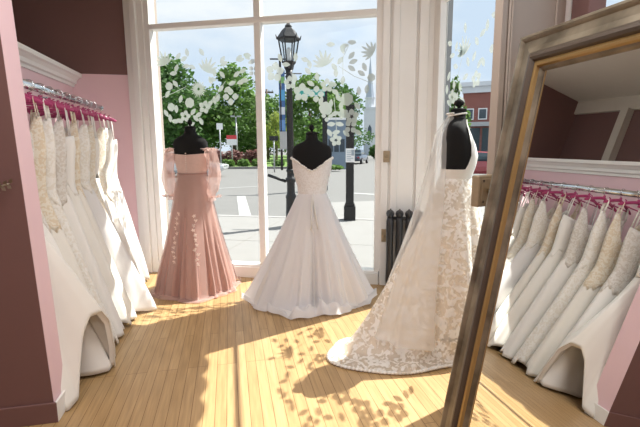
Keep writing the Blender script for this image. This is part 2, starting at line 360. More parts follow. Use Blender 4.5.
decal_mesh(lambda x, y, z: (WX+.012, x, z), [(2.96,2.13,.075),(2.74,1.9,.075),(2.57,1.79,.075),(2.44,1.72,.075),(2.43,1.55,.075),(3.21,1.94,.06),(2.62,2.2,.06),(3.58,1.84,.06)], [(2.46,1.83,.055)], [(3.42,2.22,.09,1.3)], LW, [[(3.6,1.8),(3.5,2.0),(3.42,2.2)]]).build('flower_decal', M['decal'], w2)

# ------------------------------------------------------------------ fabrics
M['tulle_w'] = mat('white_tulle', (.90, .885, .88), .8, var=.03, sheen=.3, trans=.25, bump=.08, bscale=90)
M['tulle_sheer'] = mat('sheer_white_tulle', (.95, .94, .92), .8, var=.02, trans=.5, transp=.62)
M['satin'] = mat('ivory_satin', (.88, .855, .80), .42, var=.02, sheen=.25, trans=.1)
M['crepe'] = mat('soft_white_crepe', (.90, .88, .845), .7, var=.02, sheen=.2, trans=.12)
M['chiffon'] = mat('ivory_chiffon', (.89, .86, .80), .75, var=.03, scale=30, trans=.15, bump=.06)
M['champ'] = lacemat('champagne_beading', (.91, .85, .74), (.82, .71, .55), 30, .5)
M['taupe'] = lacemat('taupe_lace', (.87, .84, .80), (.76, .71, .65), 30, .5)
M['ivlace'] = lacemat('ivory_lace', (.91, .89, .85), (.84, .80, .73), 30, .48, 0, .12)
M['gold'] = lacemat('golden_lace', (.91, .87, .78), (.84, .76, .63), 30, .5)
M['gownlace'] = lacemat('lace_over_nude', (.90, .87, .81), (.71, .57, .42), 15, .50, 0, .25, .03)
M['trainlace'] = lacemat('sheer_lace', (.93, .91, .88), (.80, .70, .58), 17, .49, .62, .2, .03)
M['blush'] = mat('blush_tulle', (.58, .36, .31), .8, var=.10, scale=16, sheen=.3, trans=.4, stretch=(1, 1, .1))
M['blush_sheer'] = mat('sheer_blush_tulle', (.80, .57, .51), .8, var=.06, trans=.45, transp=.5)
M['blush_bod'] = mat('blush_bodice', (.72, .49, .43), .6, var=.08, scale=40, trans=.12)
M['blush_pet'] = mat('pale_blush_petal', (.84, .70, .64), .7, var=.05, trans=.3)

def lay_skirt(c, zw, wa, wb, R, R0f, nf, amp, seed, nz_=34, nphi=150, pw=1.12, rip=.012, fl0=.25, rot=0, zmin=.004, tmin=0):
    """A-line skirt: falls from the waist ellipse to radius R0f(phi), anything longer lies on the floor as a train"""
    b = MB(); rings = []
    for i in range(nz_+1):
        t = tmin+(1-tmin)*i/nz_; ring = []
        for j in range(nphi):
            ph = 2*PI*j/nphi
            rw = wa*wb/math.hypot(wb*math.cos(ph-rot), wa*math.sin(ph-rot)); re = R(ph); r0 = R0f(ph)
            r = rw+(re-rw)*t
            s = (r-rw)/(r0-rw)
            zl = zw*(max(0, 1-s))**(pw(ph) if callable(pw) else pw)
            on = sm(.85, 1.15, s)
            f = math.sin(nf*ph+2.2*fbm(math.cos(ph)*1.5, math.sin(ph)*1.5, seed)*3+seed)+.5*math.sin(nf*2.3*ph+seed*2+3*fbm(math.cos(ph), math.sin(ph), seed+4))
            a = amp*sm(0, 1, min(1, s)/1.0)**.7*(.35+.65*min(1, s))*(1-.6*on)
            rr = r+a*f*(fl0+(1-fl0)*min(1, s))
            x = c[0]+rr*math.cos(ph); y = c[1]+rr*math.sin(ph)
            z = zl*.5+.5*math.sqrt(zl*zl+.02*on)*1 if zl < .2 else zl
            z = zl+on*(rip*1.2+rip*1.6*fbm(x*9, y*9, seed)+rip*.8*f)+zmin
            if t > .97 and on > .3: z = zmin+(z-zmin)*.35
            ring.append((x, y, max(zmin, z)))
        rings.append(ring)
    return b.loft(rings)

def torso_rings(cx, cy, zo, fac, seg=28, z0=.80, sc=1.0):
    """dress form surface: list of (z, half width, half depth, forward shift)"""
    prof = [(.80,.150,.115,0),(.88,.165,.125,0),(.97,.148,.112,0),(1.06,.120,.092,0),(1.14,.128,.098,.006),(1.22,.150,.112,.016),(1.29,.166,.120,.02),(1.36,.172,.110,.012),(1.42,.178,.096,.0),(1.46,.176,.082,-.004),(1.49,.160,.070,-.006),(1.515,.120,.062,-.004),(1.535,.075,.056,0),(1.55,.056,.053,.004),(1.60,.050,.050,.008)]
    ca, sa = math.cos(fac), math.sin(fac)   # facing direction
    rings = []
    for z, w, d, sh in prof:
        ring = []
        for j in range(seg):
            th = 2*PI*j/seg
            lx = w*math.copysign(abs(math.cos(th))**.9, math.cos(th)); ly = d*math.sin(th)+sh
            ring.append((cx+ly*ca+lx*sa, cy+ly*sa-lx*ca, z+zo))
        rings.append(ring)
    return prof, rings
def prof_at(z):
    P = torso_rings(0, 0, 0, 0)[0]; zs = [p[0] for p in P]
    return [interp(z, zs, [p[k] for p in P]) for k in (1, 2, 3)]
def dress_form(label, cx, cy, zo, fac, knob=1):
    t = thing('dress_form', label, 'dress form', (cx, cy, 0), 'dress forms in the shop window')
    _, rings = torso_rings(cx, cy, zo, fac)
    MB().loft(rings, True, True).build('torso', M['black'], t, True)
    MB().lathe([(.050, 1.597+zo), (.054, 1.60+zo), (.054, 1.612+zo), (.03, 1.62+zo)], (cx+.008*math.cos(fac), cy+.008*math.sin(fac), 0)).build('neck_cap', M['black'], t, False)
    k = knob
    MB().lathe([(.012, 1.615+zo), (.012, 1.63+zo), (.02*k, 1.64+zo), (.024*k, 1.655+zo), (.018*k, 1.672+zo), (.008, 1.682+zo), (.002, 1.69+zo)], (cx+.008*math.cos(fac), cy+.008*math.sin(fac), 0)).build('finial', M['black'], t, True)
    MB().lathe([(.016, .02), (.016, .82+zo)], (cx, cy, 0)).build('pole', M['iron'], t, True)
    MB().lathe([(.14, 0), (.14, .012), (.03, .03), (.02, .05)], (cx, cy, 0)).build('base', M['iron'], t)
    return t
def bodice(cx, cy, zo, fac, z0, top, off, n=14, seg=56, wfac=1.0):
    """close fitting shell over the form from z0 to top(theta); theta 0 = right side of the body, pi/2 = chest"""
    ca, sa = math.cos(fac), math.sin(fac); rings = []
    for i in range(n+1):
        ring = []
        for j in range(seg):
            th = 2*PI*j/seg; z = z0+(top(th)-z0)*i/n
            w, d, sh = prof_at(z)
            lx = (w+off)*math.copysign(abs(math.cos(th))**.9, math.cos(th)); ly = (d+off)*math.sin(th)+sh
            ring.append((cx+ly*ca+lx*sa, cy+ly*sa-lx*ca, z+zo))
        rings.append(ring)
    return MB().loft(rings)

# ------------------------------------------------------------------ 1 blush gown
F1 = math.atan2(DX, -DY)            # faces the street
P1 = (-.36, 4.37)
dress_form('black velvet dress form wearing the blush pink off-shoulder gown', P1[0], P1[1], 0.0, F1)
g = thing('evening_gown', 'blush pink tulle gown with detached puff sleeves, at the left window pane', 'dress', (P1[0], P1[1], 0))
bd = bodice(P1[0], P1[1], 0, F1, 1.15, lambda th: 1.345+.012*abs(math.cos(th)), .008)
bd.build('bodice', M['blush_bod'], g, True)
bk = MB()
for k in range(9):
    z = 1.19+k*.021; w, d, sh = prof_at(z); bx, by = P1[0]-math.cos(F1)*(d+.010-sh), P1[1]-math.sin(F1)*(d+.010-sh)
    bk.lathe([(.001, -.006), (.006, -.003), (.006, .003), (.001, .006)], (bx, by, z), 8)
bk.build('button', M['blush_pet'], g, True)
w_, d_, s_ = prof_at(1.155)
wb = bodice(P1[0], P1[1], 0, F1, 1.145, lambda th: 1.168, .016, 3); wb.build('waistband', mat('mauve_ribbon', (.36, .20, .17), .5, trans=.1), g, True)
def R1(ph):
    return .39+.055*math.exp(-((ph-math.radians(205))/.45)**2)+.05*math.exp(-((ph-math.radians(270))/.4)**2)+.02*math.exp(-((ph-math.radians(330))/.5)**2)+.014*math.sin(3*ph)
sk = lay_skirt(P1, 1.16, .132, .104, R1, lambda ph: R1(ph)-.05, 13, .044, 1.3, rot=F1+PI/2, pw=1.0, rip=.010)
sk.build('skirt', M['blush'], g, True)
R1b = lambda ph: R1(ph)+.03+.015*math.sin(7*ph)
sk2 = lay_skirt(P1, 1.155, .150, .122, R1b, lambda ph: R1b(ph)-.07, 9, .040, 4.1, rot=F1+PI/2, pw=1.0, rip=.016)
sk2.build('overskirt', M['blush_sheer'], g, True)
def sleeve(side):
    b = MB(); n = 26; seg = 30; rings = []
    sx, sy = math.sin(F1), -math.cos(F1)
    for i in range(n+1):
        t = i/n
        z = 1.405-.50*t
        outx = side*(.198+.040*math.sin(PI*min(1, t*1.1))+.015*t)
        fw = -.005-.03*t
        r_ = interp(t, [0, .06, .15, .35, .6, .8, .9, .94, 1], [.045, .068, .066, .060, .066, .062, .040, .030, .046])
        ring = []
        for j in range(seg):
            a = 2*PI*j/seg
            rr = r_*(1+.10*math.sin(6*a+9*t+side)+.16*fbm(math.cos(a)*2, math.sin(a)*2, t*7+side*3))
            lx = outx+rr*math.cos(a)*.85; ly = fw+rr*math.sin(a)
            ring.append((P1[0]+lx*sx+ly*math.cos(F1), P1[1]+lx*sy+ly*math.sin(F1), z+.012*math.sin(3*a)*(1-t)))
        rings.append(ring)
    s = b.loft(rings).build('sleeve', M['blush_sheer'], g, True)
    for tt, zz, rr0 in ((0, 1.41, .060), (.95, .93, .045)):
        fr_ = MB(); rings = []
        for i in range(4):
            ring = []
            for j in range(48):
                a = 2*PI*j/48; rr = rr0*(.6+.22*i)+(.010*i)*math.sin(11*a+i)
                lx = side*(.198+.05*tt)+rr*math.cos(a)*.85; ly = -.005-.03*tt+rr*math.sin(a)
                ring.append((P1[0]+lx*sx+ly*math.cos(F1), P1[1]+lx*sy+ly*math.sin(F1), zz+.012*math.sin(7*a)*i/3-(.006*i if tt < .5 else -.006*i)))
            rings.append(ring)
        fr_.loft(rings).build('ruffle', M['blush_sheer'], s, True)
sleeve(-1); sleeve(1)
rr_ = random.Random(3)
for k in range(22):
    ap = MB()
    s0 = 1 if k % 2 else -1; z = .80-.022*k; f_ = (1.16-z)/1.16
    r_ = .132+(.41-.132)*f_+.03; ph = math.radians(257)+s0*(.26+.10*rr_.random())
    c0 = Vector((P1[0]+r_*math.cos(ph), P1[1]+r_*math.sin(ph), z))
    for q in range(5):
        a = q*2*PI/5+rr_.random()
        e = Vector((-math.sin(ph), math.cos(ph), 0)); u_ = Vector((0, 0, 1)); l_ = .013+.006*rr_.random()
        d0 = e*math.cos(a)+u_*math.sin(a); d1 = e*-math.sin(a)+u_*math.cos(a)
        o_ = Vector((math.cos(ph), math.sin(ph), 0))*.006
        ap.add([c0, c0+d0*l_*.6+d1*l_*.4+o_, c0+d0*l_*1.3+o_, c0+d0*l_*.6-d1*l_*.4+o_], [(0, 1, 2, 3)])
    ap.build('petal_applique', M['blush_pet'], g)

# ------------------------------------------------------------------ 2 white ball gown
P2 = (.73, 3.80); F2 = math.radians(78); Z2 = -.075
dress_form('black velvet dress form wearing the strapless white ball gown', P2[0], P2[1], Z2, F2)
g = thing('wedding_gown', 'strapless white ball gown with a low scalloped back, centre of the window', 'dress', (P2[0], P2[1], 0), 'gowns on dress forms')
def top2(th):
    back = sm(.15, 1, -math.sin(th)); v = max(0, 1-abs(math.cos(th))/.75) if math.sin(th) < 0 else 0
    return 1.385-.03*back-.085*v+.006*abs(math.sin(9*th))
bodice(P2[0], P2[1], Z2, F2, 1.06, top2, .009).build('bodice', lacemat('white_corded_lace', (.92, .90, .90), (.86, .83, .82), 40, .5, 0, .15), g, True)
ed = MB(); ca, sa = math.cos(F2), math.sin(F2)
for j in range(0, 72):
    th = 2*PI*j/72; z = top2(th); w, d, sh = prof_at(z)
    lx = (w+.011)*math.copysign(abs(math.cos(th))**.9, math.cos(th)); ly = (d+.011)*math.sin(th)+sh
    ed.lathe([(.002, -.010), (.010, -.004), (.011, .002), (.002, .010)], (P2[0]+ly*ca+lx*sa, P2[1]+ly*sa-lx*ca, z+Z2), 7)
ed.build('lace_edging', M['crepe'], g, True)
def angd(a, b): return math.atan2(math.sin(a-b), math.cos(a-b))
def R2(ph):
    base = .475+.03*math.sin(2*ph+1)
    base += .13*math.exp(-(angd(ph, math.radians(178))/.45)**2)     # left
    base += .09*math.exp(-(angd(ph, math.radians(345))/.5)**2)
    base += .06*math.exp(-(angd(ph, math.radians(285))/.5)**2)+.012*math.sin(9*ph)+.008*math.sin(17*ph)+.09*math.exp(-(angd(ph, math.radians(238))/.28)**2)+.03*math.exp(-(angd(ph, math.radians(205))/.12)**2)
    base -= .13*math.exp(-(angd(ph, math.radians(75))/.8)**2)
    return base
R20 = lambda ph: R2(ph)-.035-.20*math.exp(-(angd(ph, math.radians(262))/.55)**2)
lay_skirt(P2, .985, .128, .102, lambda p: R2(p)-.05, lambda p: R20(p)-.04, 9, .036, 2.2, rot=F2+PI/2, pw=1.0, rip=.014).build('underskirt', mat('nude_white_lining', (.88, .85, .83), .7, var=.02, trans=.25), g, True)
M['tulle_over'] = mat('white_overlay_tulle', (.93, .92, .94), .8, var=.02, scale=10, sheen=.4, trans=.35, transp=.15, stretch=(1, 1, .3))
lay_skirt(P2, .99, .134, .108, R2, R20, 12, .046, 5.2, rot=F2+PI/2, pw=1.0, rip=.045, nphi=220, nz_=60).build('tulle_skirt', M['tulle_over'], g, True)
sash = MB()
for k in range(2):
    s = -1 if k else 1; path = [(P2[0]-.11*ca+s*.01*i*sa*.6, P2[1]-.115*sa-.012*i*0-.02*i, 1.0-.06*i) for i in range(6)]
    sash.tube(path, [.012, .02, .02, .022, .022, .02], 6, flat=.25)
sash.build('back_ribbon', M['crepe'], g, True)

# ------------------------------------------------------------------ 3 lace gown with train and veil
P3 = (1.58, 2.80); F3 = math.radians(-24); Z3 = .05
dress_form('black velvet dress form turned sideways wearing the ivory lace gown', P3[0], P3[1], Z3, F3, 1.5)
g = thing('wedding_gown', 'ivory floral lace gown with a long train over nude lining, turned towards the side window', 'dress', (P3[0], P3[1], 0), 'gowns on dress forms')
ca, sa = math.cos(F3), math.sin(F3)
def top3(th):
    s = math.sin(th)      # chest positive
    return 1.20+.345*sm(.30, .97, s)
bodice(P3[0], P3[1], Z3, F3, 1.04, top3, .009).build('bodice', M['satin'], g, True)
lp = MB(); pth = []
for j in range(25):
    a = 2*PI*j/24; pth.append((P3[0]+.060*math.cos(a), P3[1]+.060*math.sin(a), 1.575+Z3+.010*math.cos(a-F3)))
lp.tube(pth, .006, 8, cap=False); lp.build('halter_collar', M['satin'], g, True)
def R3(ph):
    base = .36+.02*math.sin(3*ph)
    base += .62*math.exp(-(angd(ph, math.radians(191))/.36)**2)
    base += .31*math.exp(-(angd(ph, math.radians(219))/.32)**2)
    base += .11*math.exp(-(angd(ph, math.radians(250))/.35)**2)
    base += .05*math.exp(-(angd(ph, math.radians(300))/.5)**2)
    base -= .045*math.exp(-(angd(ph, math.radians(10))/.5)**2)
    return base
def R30(ph): return R3(ph)-.02-.16*math.exp(-(angd(ph, math.radians(208))/.5)**2)
def pw3(ph): return .66+1.0*math.exp(-(angd(ph, math.radians(205))/.52)**2)
lay_skirt(P3, 1.165, .132, .106, lambda p: R30(p)-.06, lambda p: R30(p)-.02, 8, .030, 3.2, rot=F3+PI/2, pw=pw3, rip=.006).build('lining', mat('nude_lining', (.86, .76, .64), .7, var=.02, trans=.35), g, True)
lay_skirt(P3, 1.18, .140, .114, R3, R30, 8, .036, 3.2, rot=F3+PI/2, pw=pw3, rip=.02, nphi=220, nz_=54).build('lace_skirt', lacemat('lace_gown', (.95, .93, .89), (.89, .815, .71), 20, .50, .40, .30, .06), g, True)
# scalloped edge of the train
tr = MB()
for j in range(90):
    ph = math.radians(165)+math.radians(120)*j/89; r_ = R3(ph)-.004
    x, y = P3[0]+r_*math.cos(ph), P3[1]+r_*math.sin(ph)
    tr.lathe([(.004, 0), (.016, .002), (.014, .010), (.003, .016)], (x, y, .006), 7)
tr.build('scalloped_hem', M['ivlace'], g, True)
# veil
v = thing('bridal_veil', 'long sheer white tulle veil falling from the neck of the ivory lace gown', 'veil', (P3[0], P3[1], 0))
vb = MB(); rings = []
vs, vz, nn_ = 40, 50, 0
for i in range(vz+1):
    t = i/vz; ring = []
    for j in range(vs+1):
        q = j/vs*2-1
        # back line of the veil, sweeping away from the figure towards the train
        back = interp(t, [0, .08, .2, .4, .6, .8, 1], [.062, .150, .185, .275, .40, .54, .68])
        z = interp(t, [0, .08, .2, .4, .6, .8, 1], [1.625, 1.50, 1.33, 1.00, .68, .38, .13])
        half = interp(t, [0, .08, .2, .5, 1], [.035, .07, .09, .17, .30])
        ang = math.radians(176+24*t)
        bx, by = math.cos(ang), math.sin(ang); px, py = -by, bx
        fold = .016*(.3+t)*math.sin(q*9+t*2+1.3*math.sin(3*q))
        rr = back-(.03+.16*t)*q*q+fold
        ring.append((P3[0]+bx*rr+px*q*half, P3[1]+by*rr+py*q*half, z-.02*q*q))
    rings.append(ring)
vb.loft(rings, closed=False)
vb.build('tulle', M['tulle_sheer'], v, True)
MB().tube([(P3[0]-.055+.0*k, P3[1]-.045+.09*k/8, 1.632) for k in range(9)], .008, 8).build('comb', M['ivlace'], v, True)

# ------------------------------------------------------------------ clothes rail, hangers and dresses
RX, RZ = -1.30, 1.83
t = thing('clothes_rail', 'chrome clothes rail fixed along the pink alcove above the dresses', 'clothes rail', (RX, 2.44, RZ))
MB().tube([(RX, 2.442, RZ), (RX, 4.98, RZ)], .026, 16, flat=1.1).build('tube', M['chrome'], t, True)
for y in (3.0, 4.3):
    MB().tube([(-1.598, y, RZ+.02), (-1.45, y, RZ+.035), (RX, y, RZ+.03)], .009, 8).build('bracket', M['chrome'], t, True)
    MB().box(-1.60, -1.592, y-.02, y+.02, RZ-.03, RZ+.07).build('bracket_plate', M['chrome'], t, bevel=.003)
for y in (2.447, 4.975): MB().tube([(RX, y-.004, RZ), (RX, y+.008, RZ)], .03, 16).build('end_socket', M['chrome'], t, True)

def hanger_mesh():
    h = MB(); xs = lambda k: .205*k
    arm = []
    for k in range(-8, 9):
        q = k/8; arm.append((q*.205, 0, -.075-.075*abs(q)**1.25))
    h.tube(arm, [.006]+[.009]*15+[.006], 8, flat=1.6)
    h.tube([(-.185, 0, -.142), (.185, 0, -.142)], .006, 6)
    for s in (-1, 1): h.tube([(s*.135, 0, -.118), (s*.135, 0, -.095), (s*.150, 0, -.09)], .005, 6)
    h.tube([(0, 0, -.080), (0, 0, -.046)], [.014, .010], 8)
    return h
HK = [(0, 0, -.050), (0, 0, -.044), (.018, 0, -.036), (.033, 0, -.020), (.037, 0, .002), (.032, 0, .022), (.016, 0, .034), (-.006, 0, .035), (-.026, 0, .024), (-.034, 0, .008)]
ORD = ['nearest the pink pier', 'second from the pink pier', 'third from the pink pier', 'fourth from the pink pier', 'fifth from the pink pier', 'sixth from the pink pier', 'seventh from the pink pier', 'eighth from the pink pier', 'sixth from the window end', 'fifth from the window end', 'fourth from the window end', 'third from the window end', 'second from the window end', 'last one, nearest the window']
SPEC = [  # y, hem x, bodice, skirt, lift, label
 (2.60, -.80, 'satin', 'satin', 1, 'plain ivory satin wedding dress with a curled-up hem'),
 (2.79, -.78, 'taupe', 'crepe', 0, 'smooth white wedding dress with taupe lace bodice'),
 (2.96, -.80, 'champ', 'chiffon', 0, 'wedding dress with golden beaded bodice'),
 (3.13, -.77, 'ivlace', 'ivlace', 0, 'ivory wedding dress covered in lace'),
 (3.30, -.80, 'taupe', 'crepe', 0, 'white wedding dress with greyish lace top'),
 (3.47, -.78, 'crepe', 'satin', 0, 'plain white satin wedding dress'),
 (3.64, -.74, 'champ', 'chiffon', 0, 'champagne beaded wedding dress with chiffon skirt'),
 (3.81, -.66, 'ivlace', 'tulle_w', 0, 'white tulle wedding dress with pointed hem'),
 (3.98, -.82, 'gold', 'ivlace', 0, 'golden lace wedding dress'),
 (4.13, -.86, 'crepe', 'crepe', 0, 'plain white crepe wedding dress'),
 (4.27, -.88, 'gold', 'chiffon', 0, 'ivory wedding dress with golden lace straps'),
 (4.41, -.90, 'ivlace', 'tulle_w', 0, 'white tulle wedding dress with lace bodice'),
 (4.55, -.90, 'satin', 'ivlace', 0, 'ivory lace wedding dress with satin top'),
 (4.70, -.88, 'crepe', 'tulle_w', 0, 'white tulle wedding dress')]
hang0 = None
rr_ = random.Random(11)
for i, (y, hx, bm, km, lift, lab) in enumerate(SPEC):
    hr = thing('coat_hanger', 'pink plastic hanger on the rail, '+ORD[i], 'hanger', (RX, y, RZ), 'pink hangers on the rail')
    yaw = rr_.uniform(-.26, .26); hx += rr_.uniform(-.05, .03)*(1-lift); hr.rotation_euler = (0, 0, yaw)
    if hang0 is None:
        bo = hanger_mesh().build('arms', M['magenta']); ho = MB().tube(HK, .0032, 8).build('hook', M['chrome'], None, True)
        hang0 = (bo, ho)
    else:
        bo, ho = hang0[0].copy(), hang0[1].copy(); COL.objects.link(bo); COL.objects.link(ho)
    bo.parent = hr; ho.parent = hr
    d = thing('wedding_dress', lab+' on the rail, '+ORD[i], 'dress', (RX, y, 0), 'wedding dresses on the rail')
    sg = 48
    V_ = rr_.choice((.06, .10, .14)); x0 = -1.53; sd = i*3.7; WZ = 1.13
    wz = WZ if lift else WZ+rr_.uniform(-.24, .02)
    def surf(z, th, off=0):
        cs, sn = math.cos(th), math.sin(th)
        if z > WZ:
            a = interp(z, [WZ, 1.25, 1.42, 1.58, 1.70], [.158, .164, .185, .175, .168]); b_ = interp(z, [WZ, 1.25, 1.38, 1.50, 1.62, 1.70], [.060, .064, .058, .036, .018, .010])
            cx = RX+.01; yw = yaw
            lx, ly = (a+off)*cs, (b_+off)*sn
        else:
            tt = (WZ-z)/WZ
            cx = (RX+.01)*(1-tt)+tt*(hx+x0)/2; a = .158*(1-tt)+tt*(hx-x0)/2; b_ = .060+.044*tt
            ph_ = th*3+sd+2.5*fbm(tt*.8, sd)
            fo = (.55*math.sin(ph_)+.35*math.sin(5*th-sd+1.2*tt)+.25*math.sin(9*th+2*sd+1.5*tt))*tt**1.1
            lx = (a+off+.028*fo)*cs+.012*tt*fbm(tt*3, th*1.5, sd); ly = (b_+off+.024*fo)*math.copysign(abs(sn)**(1-.2*tt), sn)
            yw = yaw*(1-tt)
        return (cx+lx*math.cos(yw)-ly*math.sin(yw), y+lx*math.sin(yw)+ly*math.cos(yw), z)
    sg = 96; rings = []
    for k in range(15):
        tt = k/14; ring = []
        for j in range(sg):
            th = 2*PI*j/sg; cxs = math.cos(th)
            top = (1.30+V_)+(.30-V_)*sm(.30, .86, abs(cxs)) if i % 4 != 1 else 1.47+.03*abs(cxs)
            low = wz-.01+(0 if lift else .035*math.sin(5*th+sd)+.05*fbm(math.cos(th)*2, math.sin(th)*2, sd)+.012*math.sin(17*th))
            ring.append(surf(low+(top-low)*tt, th, .004))
        rings.append(ring)
    MB().loft(rings).build('bodice', M[bm], d, True, solid=.003)
    for s in (-1, 1):
        pth = []
        for k in range(7):
            q = k/6; a_ = PI*q
            lx, ly = s*(.160-.016*math.sin(a_)), -.016*math.cos(a_)
            pth.append((RX+.01+lx*math.cos(yaw)-ly*math.sin(yaw), y+lx*math.sin(yaw)+ly*math.cos(yaw), (1.59 if i % 4 != 1 else 1.46)+(.125 if i % 4 != 1 else .255)*math.sin(a_)**.7))
        MB().tube(pth, .007 if i % 3 else .012, 6, flat=.4).build('strap', M[bm], d, True)
    # skirt
    rings = []; nz_ = 34
    HT = [-180, -150, -120, -95, -78, -66, -60, -52, -42, -30, -19, -9, 0, 15, 40, 80, 130, 180]
    HX = [-1.50, -1.46, -1.25, -1.02, -.90, -.87, -.865, -.85, -.82, -.775, -.75, -.75, -.77, -.79, -.90, -1.15, -1.45, -1.50]
    HY = [2.62, 2.54, 2.47, 2.40, 2.355, 2.43, 2.48, 2.53, 2.58, 2.64, 2.70, 2.76, 2.80, 2.84, 2.80, 2.72, 2.70, 2.62]
    HZ = [.02, .02, .01, .006, .006, .03, .18, .36, .45, .45, .36, .16, .015, .005, .005, .005, .01, .02]
    sg = 192 if lift else 96
    for k in range(nz_+1):
        tt = k/nz_; ring = []
        for j in range(sg):
            th = 2*PI*j/sg
            if lift:
                dg = math.degrees(math.atan2(math.sin(th), math.cos(th))); e = tt**1.25
                wx_, wy_ = RX+.01+.152*math.cos(th), y+.060*math.sin(th)
                px_ = wx_*(1-tt)+interp(dg, HT, HX)*tt+.02*math.sin(PI*tt)*math.cos(th)
                py_ = wy_*(1-e)+interp(dg, HT, HY)*e
                ring.append((px_, py_, WZ+(interp(dg, HT, HZ)-WZ)*tt))
            else:
                hz = .015+.05*max(0, math.sin(1.5*th+sd))*max(0, math.cos(th))+.02*abs(fbm(th, sd))
                ring.append(surf(WZ+.02+(hz-WZ-.02)*tt, th))
        rings.append(ring)
    MB().loft(rings).build('skirt', M[km], d, True, solid=.008)
    if lift:
        # facing turned inside the curled hem
        cxm, cym = -1.05, 2.62
        def inw(f, dz): return [(cxm+(x-cxm)*f, cym+(yy-cym)*f, z*(1-dz)+.010+dz*.5*z) for x, yy, z in rings[-1]]
        MB().loft([inw(.985, 0), inw(.95, .05), inw(.90, .12)]).build('hem_facing', M['crepe'], d, True)

# ------------------------------------------------------------------ leaning mirror
AL, TH = math.radians(-1.564), math.radians(10)
mu = Vector((math.sin(AL), math.cos(AL), 0)); mw = Vector((math.cos(AL), -math.sin(AL), 0))
mv = mw*math.sin(TH)+Vector((0, 0, 1))*math.cos(TH); mn = -mw*math.cos(TH)+Vector((0, 0, 1))*math.sin(TH)
MO = Vector((.916, 1.8, 0))
def MF(u, v, n): p = MO+mu*u+mv*v+mn*n; return (p.x, p.y, p.z)
mr = thing('floor_mirror', 'large leaning floor mirror in a moulded gilt frame, right foreground', 'mirror', MF(-.68, 0, 0))
U0_, U1_, V0_, V1_ = -1.22, -.125, .008, 1.885
FWD = .165
prof = [(0, -.035), (0, .012), (.006, .022), (.016, .024), (.024, .018), (.030, .012), (.060, .014), (.085, .022), (.098, .034), (.110, .038), (.120, .032), (.126, .022), (.132, .022), (.138, .028), (.146, .026), (.150, .014), (.158, .010), (.165, .002), (.165, -.035)]
fm_col = {}
def framemat():
    m, t_, out, N, K = newmat('gilt_frame')
    tcn = N('ShaderNodeTexCoord'); ns = N('ShaderNodeTexNoise'); ns.inputs['Scale'].default_value = 7; ns.inputs['Detail'].default_value = 5; K(tcn.outputs['Object'], ns.inputs[0])
    rp_ = N('ShaderNodeValToRGB'); e = rp_.color_ramp.elements; e[0].position = .35; e[0].color = (.11, .09, .062, 1); e[1].position = .65; e[1].color = (.28, .24, .175, 1); K(ns.outputs[0], rp_.inputs[0])
    p = N('ShaderNodeBsdfPrincipled'); p.inputs['Metallic'].default_value = .4; p.inputs['Roughness'].default_value = .36; K(rp_.outputs[0], p.inputs['Base Color']); K(p.outputs[0], out.inputs[0]); return m
M['gilt'] = framemat(); M['gold_bead'] = mat('bright_gold_leaf', (.40, .27, .11), .35, .6, var=.1); M['dark_wood'] = mat('bronze_brown_frame', (.085, .064, .048), .4, metal=.3, var=.15)
def frame_strip(i0, i1, name, m, parent):
    cor_ = []
    for s, h in prof[i0:i1+1]:
        cor_.append([MF(U1_-s, V1_-s, h), MF(U1_-s, V0_+s, h), MF(U0_+s, V0_+s, h), MF(U0_+s, V1_-s, h)])
    b = MB(); n = len(cor_)
    b.loft([[cor_[k][q] for k in range(n)] for q in (0, 1, 2, 3, 0)], closed=False)
    return b.build(name, m, parent)
frame_strip(0, 5, 'outer_moulding', M['gilt'], mr)
frame_strip(5, 7, 'flat_moulding', M['gilt'], mr)
frame_strip(7, 11, 'bead_moulding', M['dark_wood'], mr)
frame_strip(11, 15, 'gold_bead', M['gold_bead'], mr)
frame_strip(15, 18, 'inner_lip', M['gilt'], mr)
mg, t_, out_, N_, K_ = newmat('mirror_silver'); gl = N_('ShaderNodeBsdfGlossy'); gl.inputs['Roughness'].default_value = 0; gl.inputs[0].default_value = (.86, .87, .86, 1); K_(gl.outputs[0], out_.inputs[0])
MB().box(U0_+.16, U1_-.16, V0_+.16, V1_-.16, -.006, 0, MF).build('glass', mg, mr)
MB().box(U0_+.005, U1_-.005, V0_+.005, V1_-.005, -.035, -.028, MF).build('back_panel', M['dark_wood'], mr)
top = Vector(MF(-.68, 1.5, -.035)); MB().tube([top, (top.x+.35, top.y, .012)], .018, 8).build('support_strut', M['dark_wood'], mr, True)

# ------------------------------------------------------------------ radiator
rd = thing('radiator', 'dark cast iron radiator standing at the white corner pilaster', 'radiator', FW(.30, -.2, 0))
for k in range(4):
    u = .135+k*.09
    s = MB()
    for o in (-.10, -.165, -.23):
        p = [Vector(FW(u, o, z)) for z in (.07, .10, .40, .70, .74)]
        s.tube(p, [.026, .034, .030, .034, .024], 10, flat=1)
    s.tube([FW(u, -.08, .745), FW(u, -.165, .765), FW(u, -.25, .745)], [.018, .040, .018], 10)
    s.tube([FW(u, -.08, .075), FW(u, -.25, .075)], .022, 10)
    s.tube([FW(u, -.08, .745), FW(u, -.07, .80)], [.014, .006], 8); s.tube([FW(u, -.25, .745), FW(u, -.265, .80)], [.014, .006], 8)
    s.build('section', M['iron'], rd, True)
for u in (.13, .402):
    for o in (-.10, -.23): MB().tube([FW(u, o, .07), FW(u, o, .0)], [.02, .028], 8).build('foot', M['iron'], rd, True)
for z in (.10, .72): MB().tube([FW(.11, -.165, z), FW(.42, -.165, z)], .018, 8).build('header_pipe', M['iron'], rd, True)

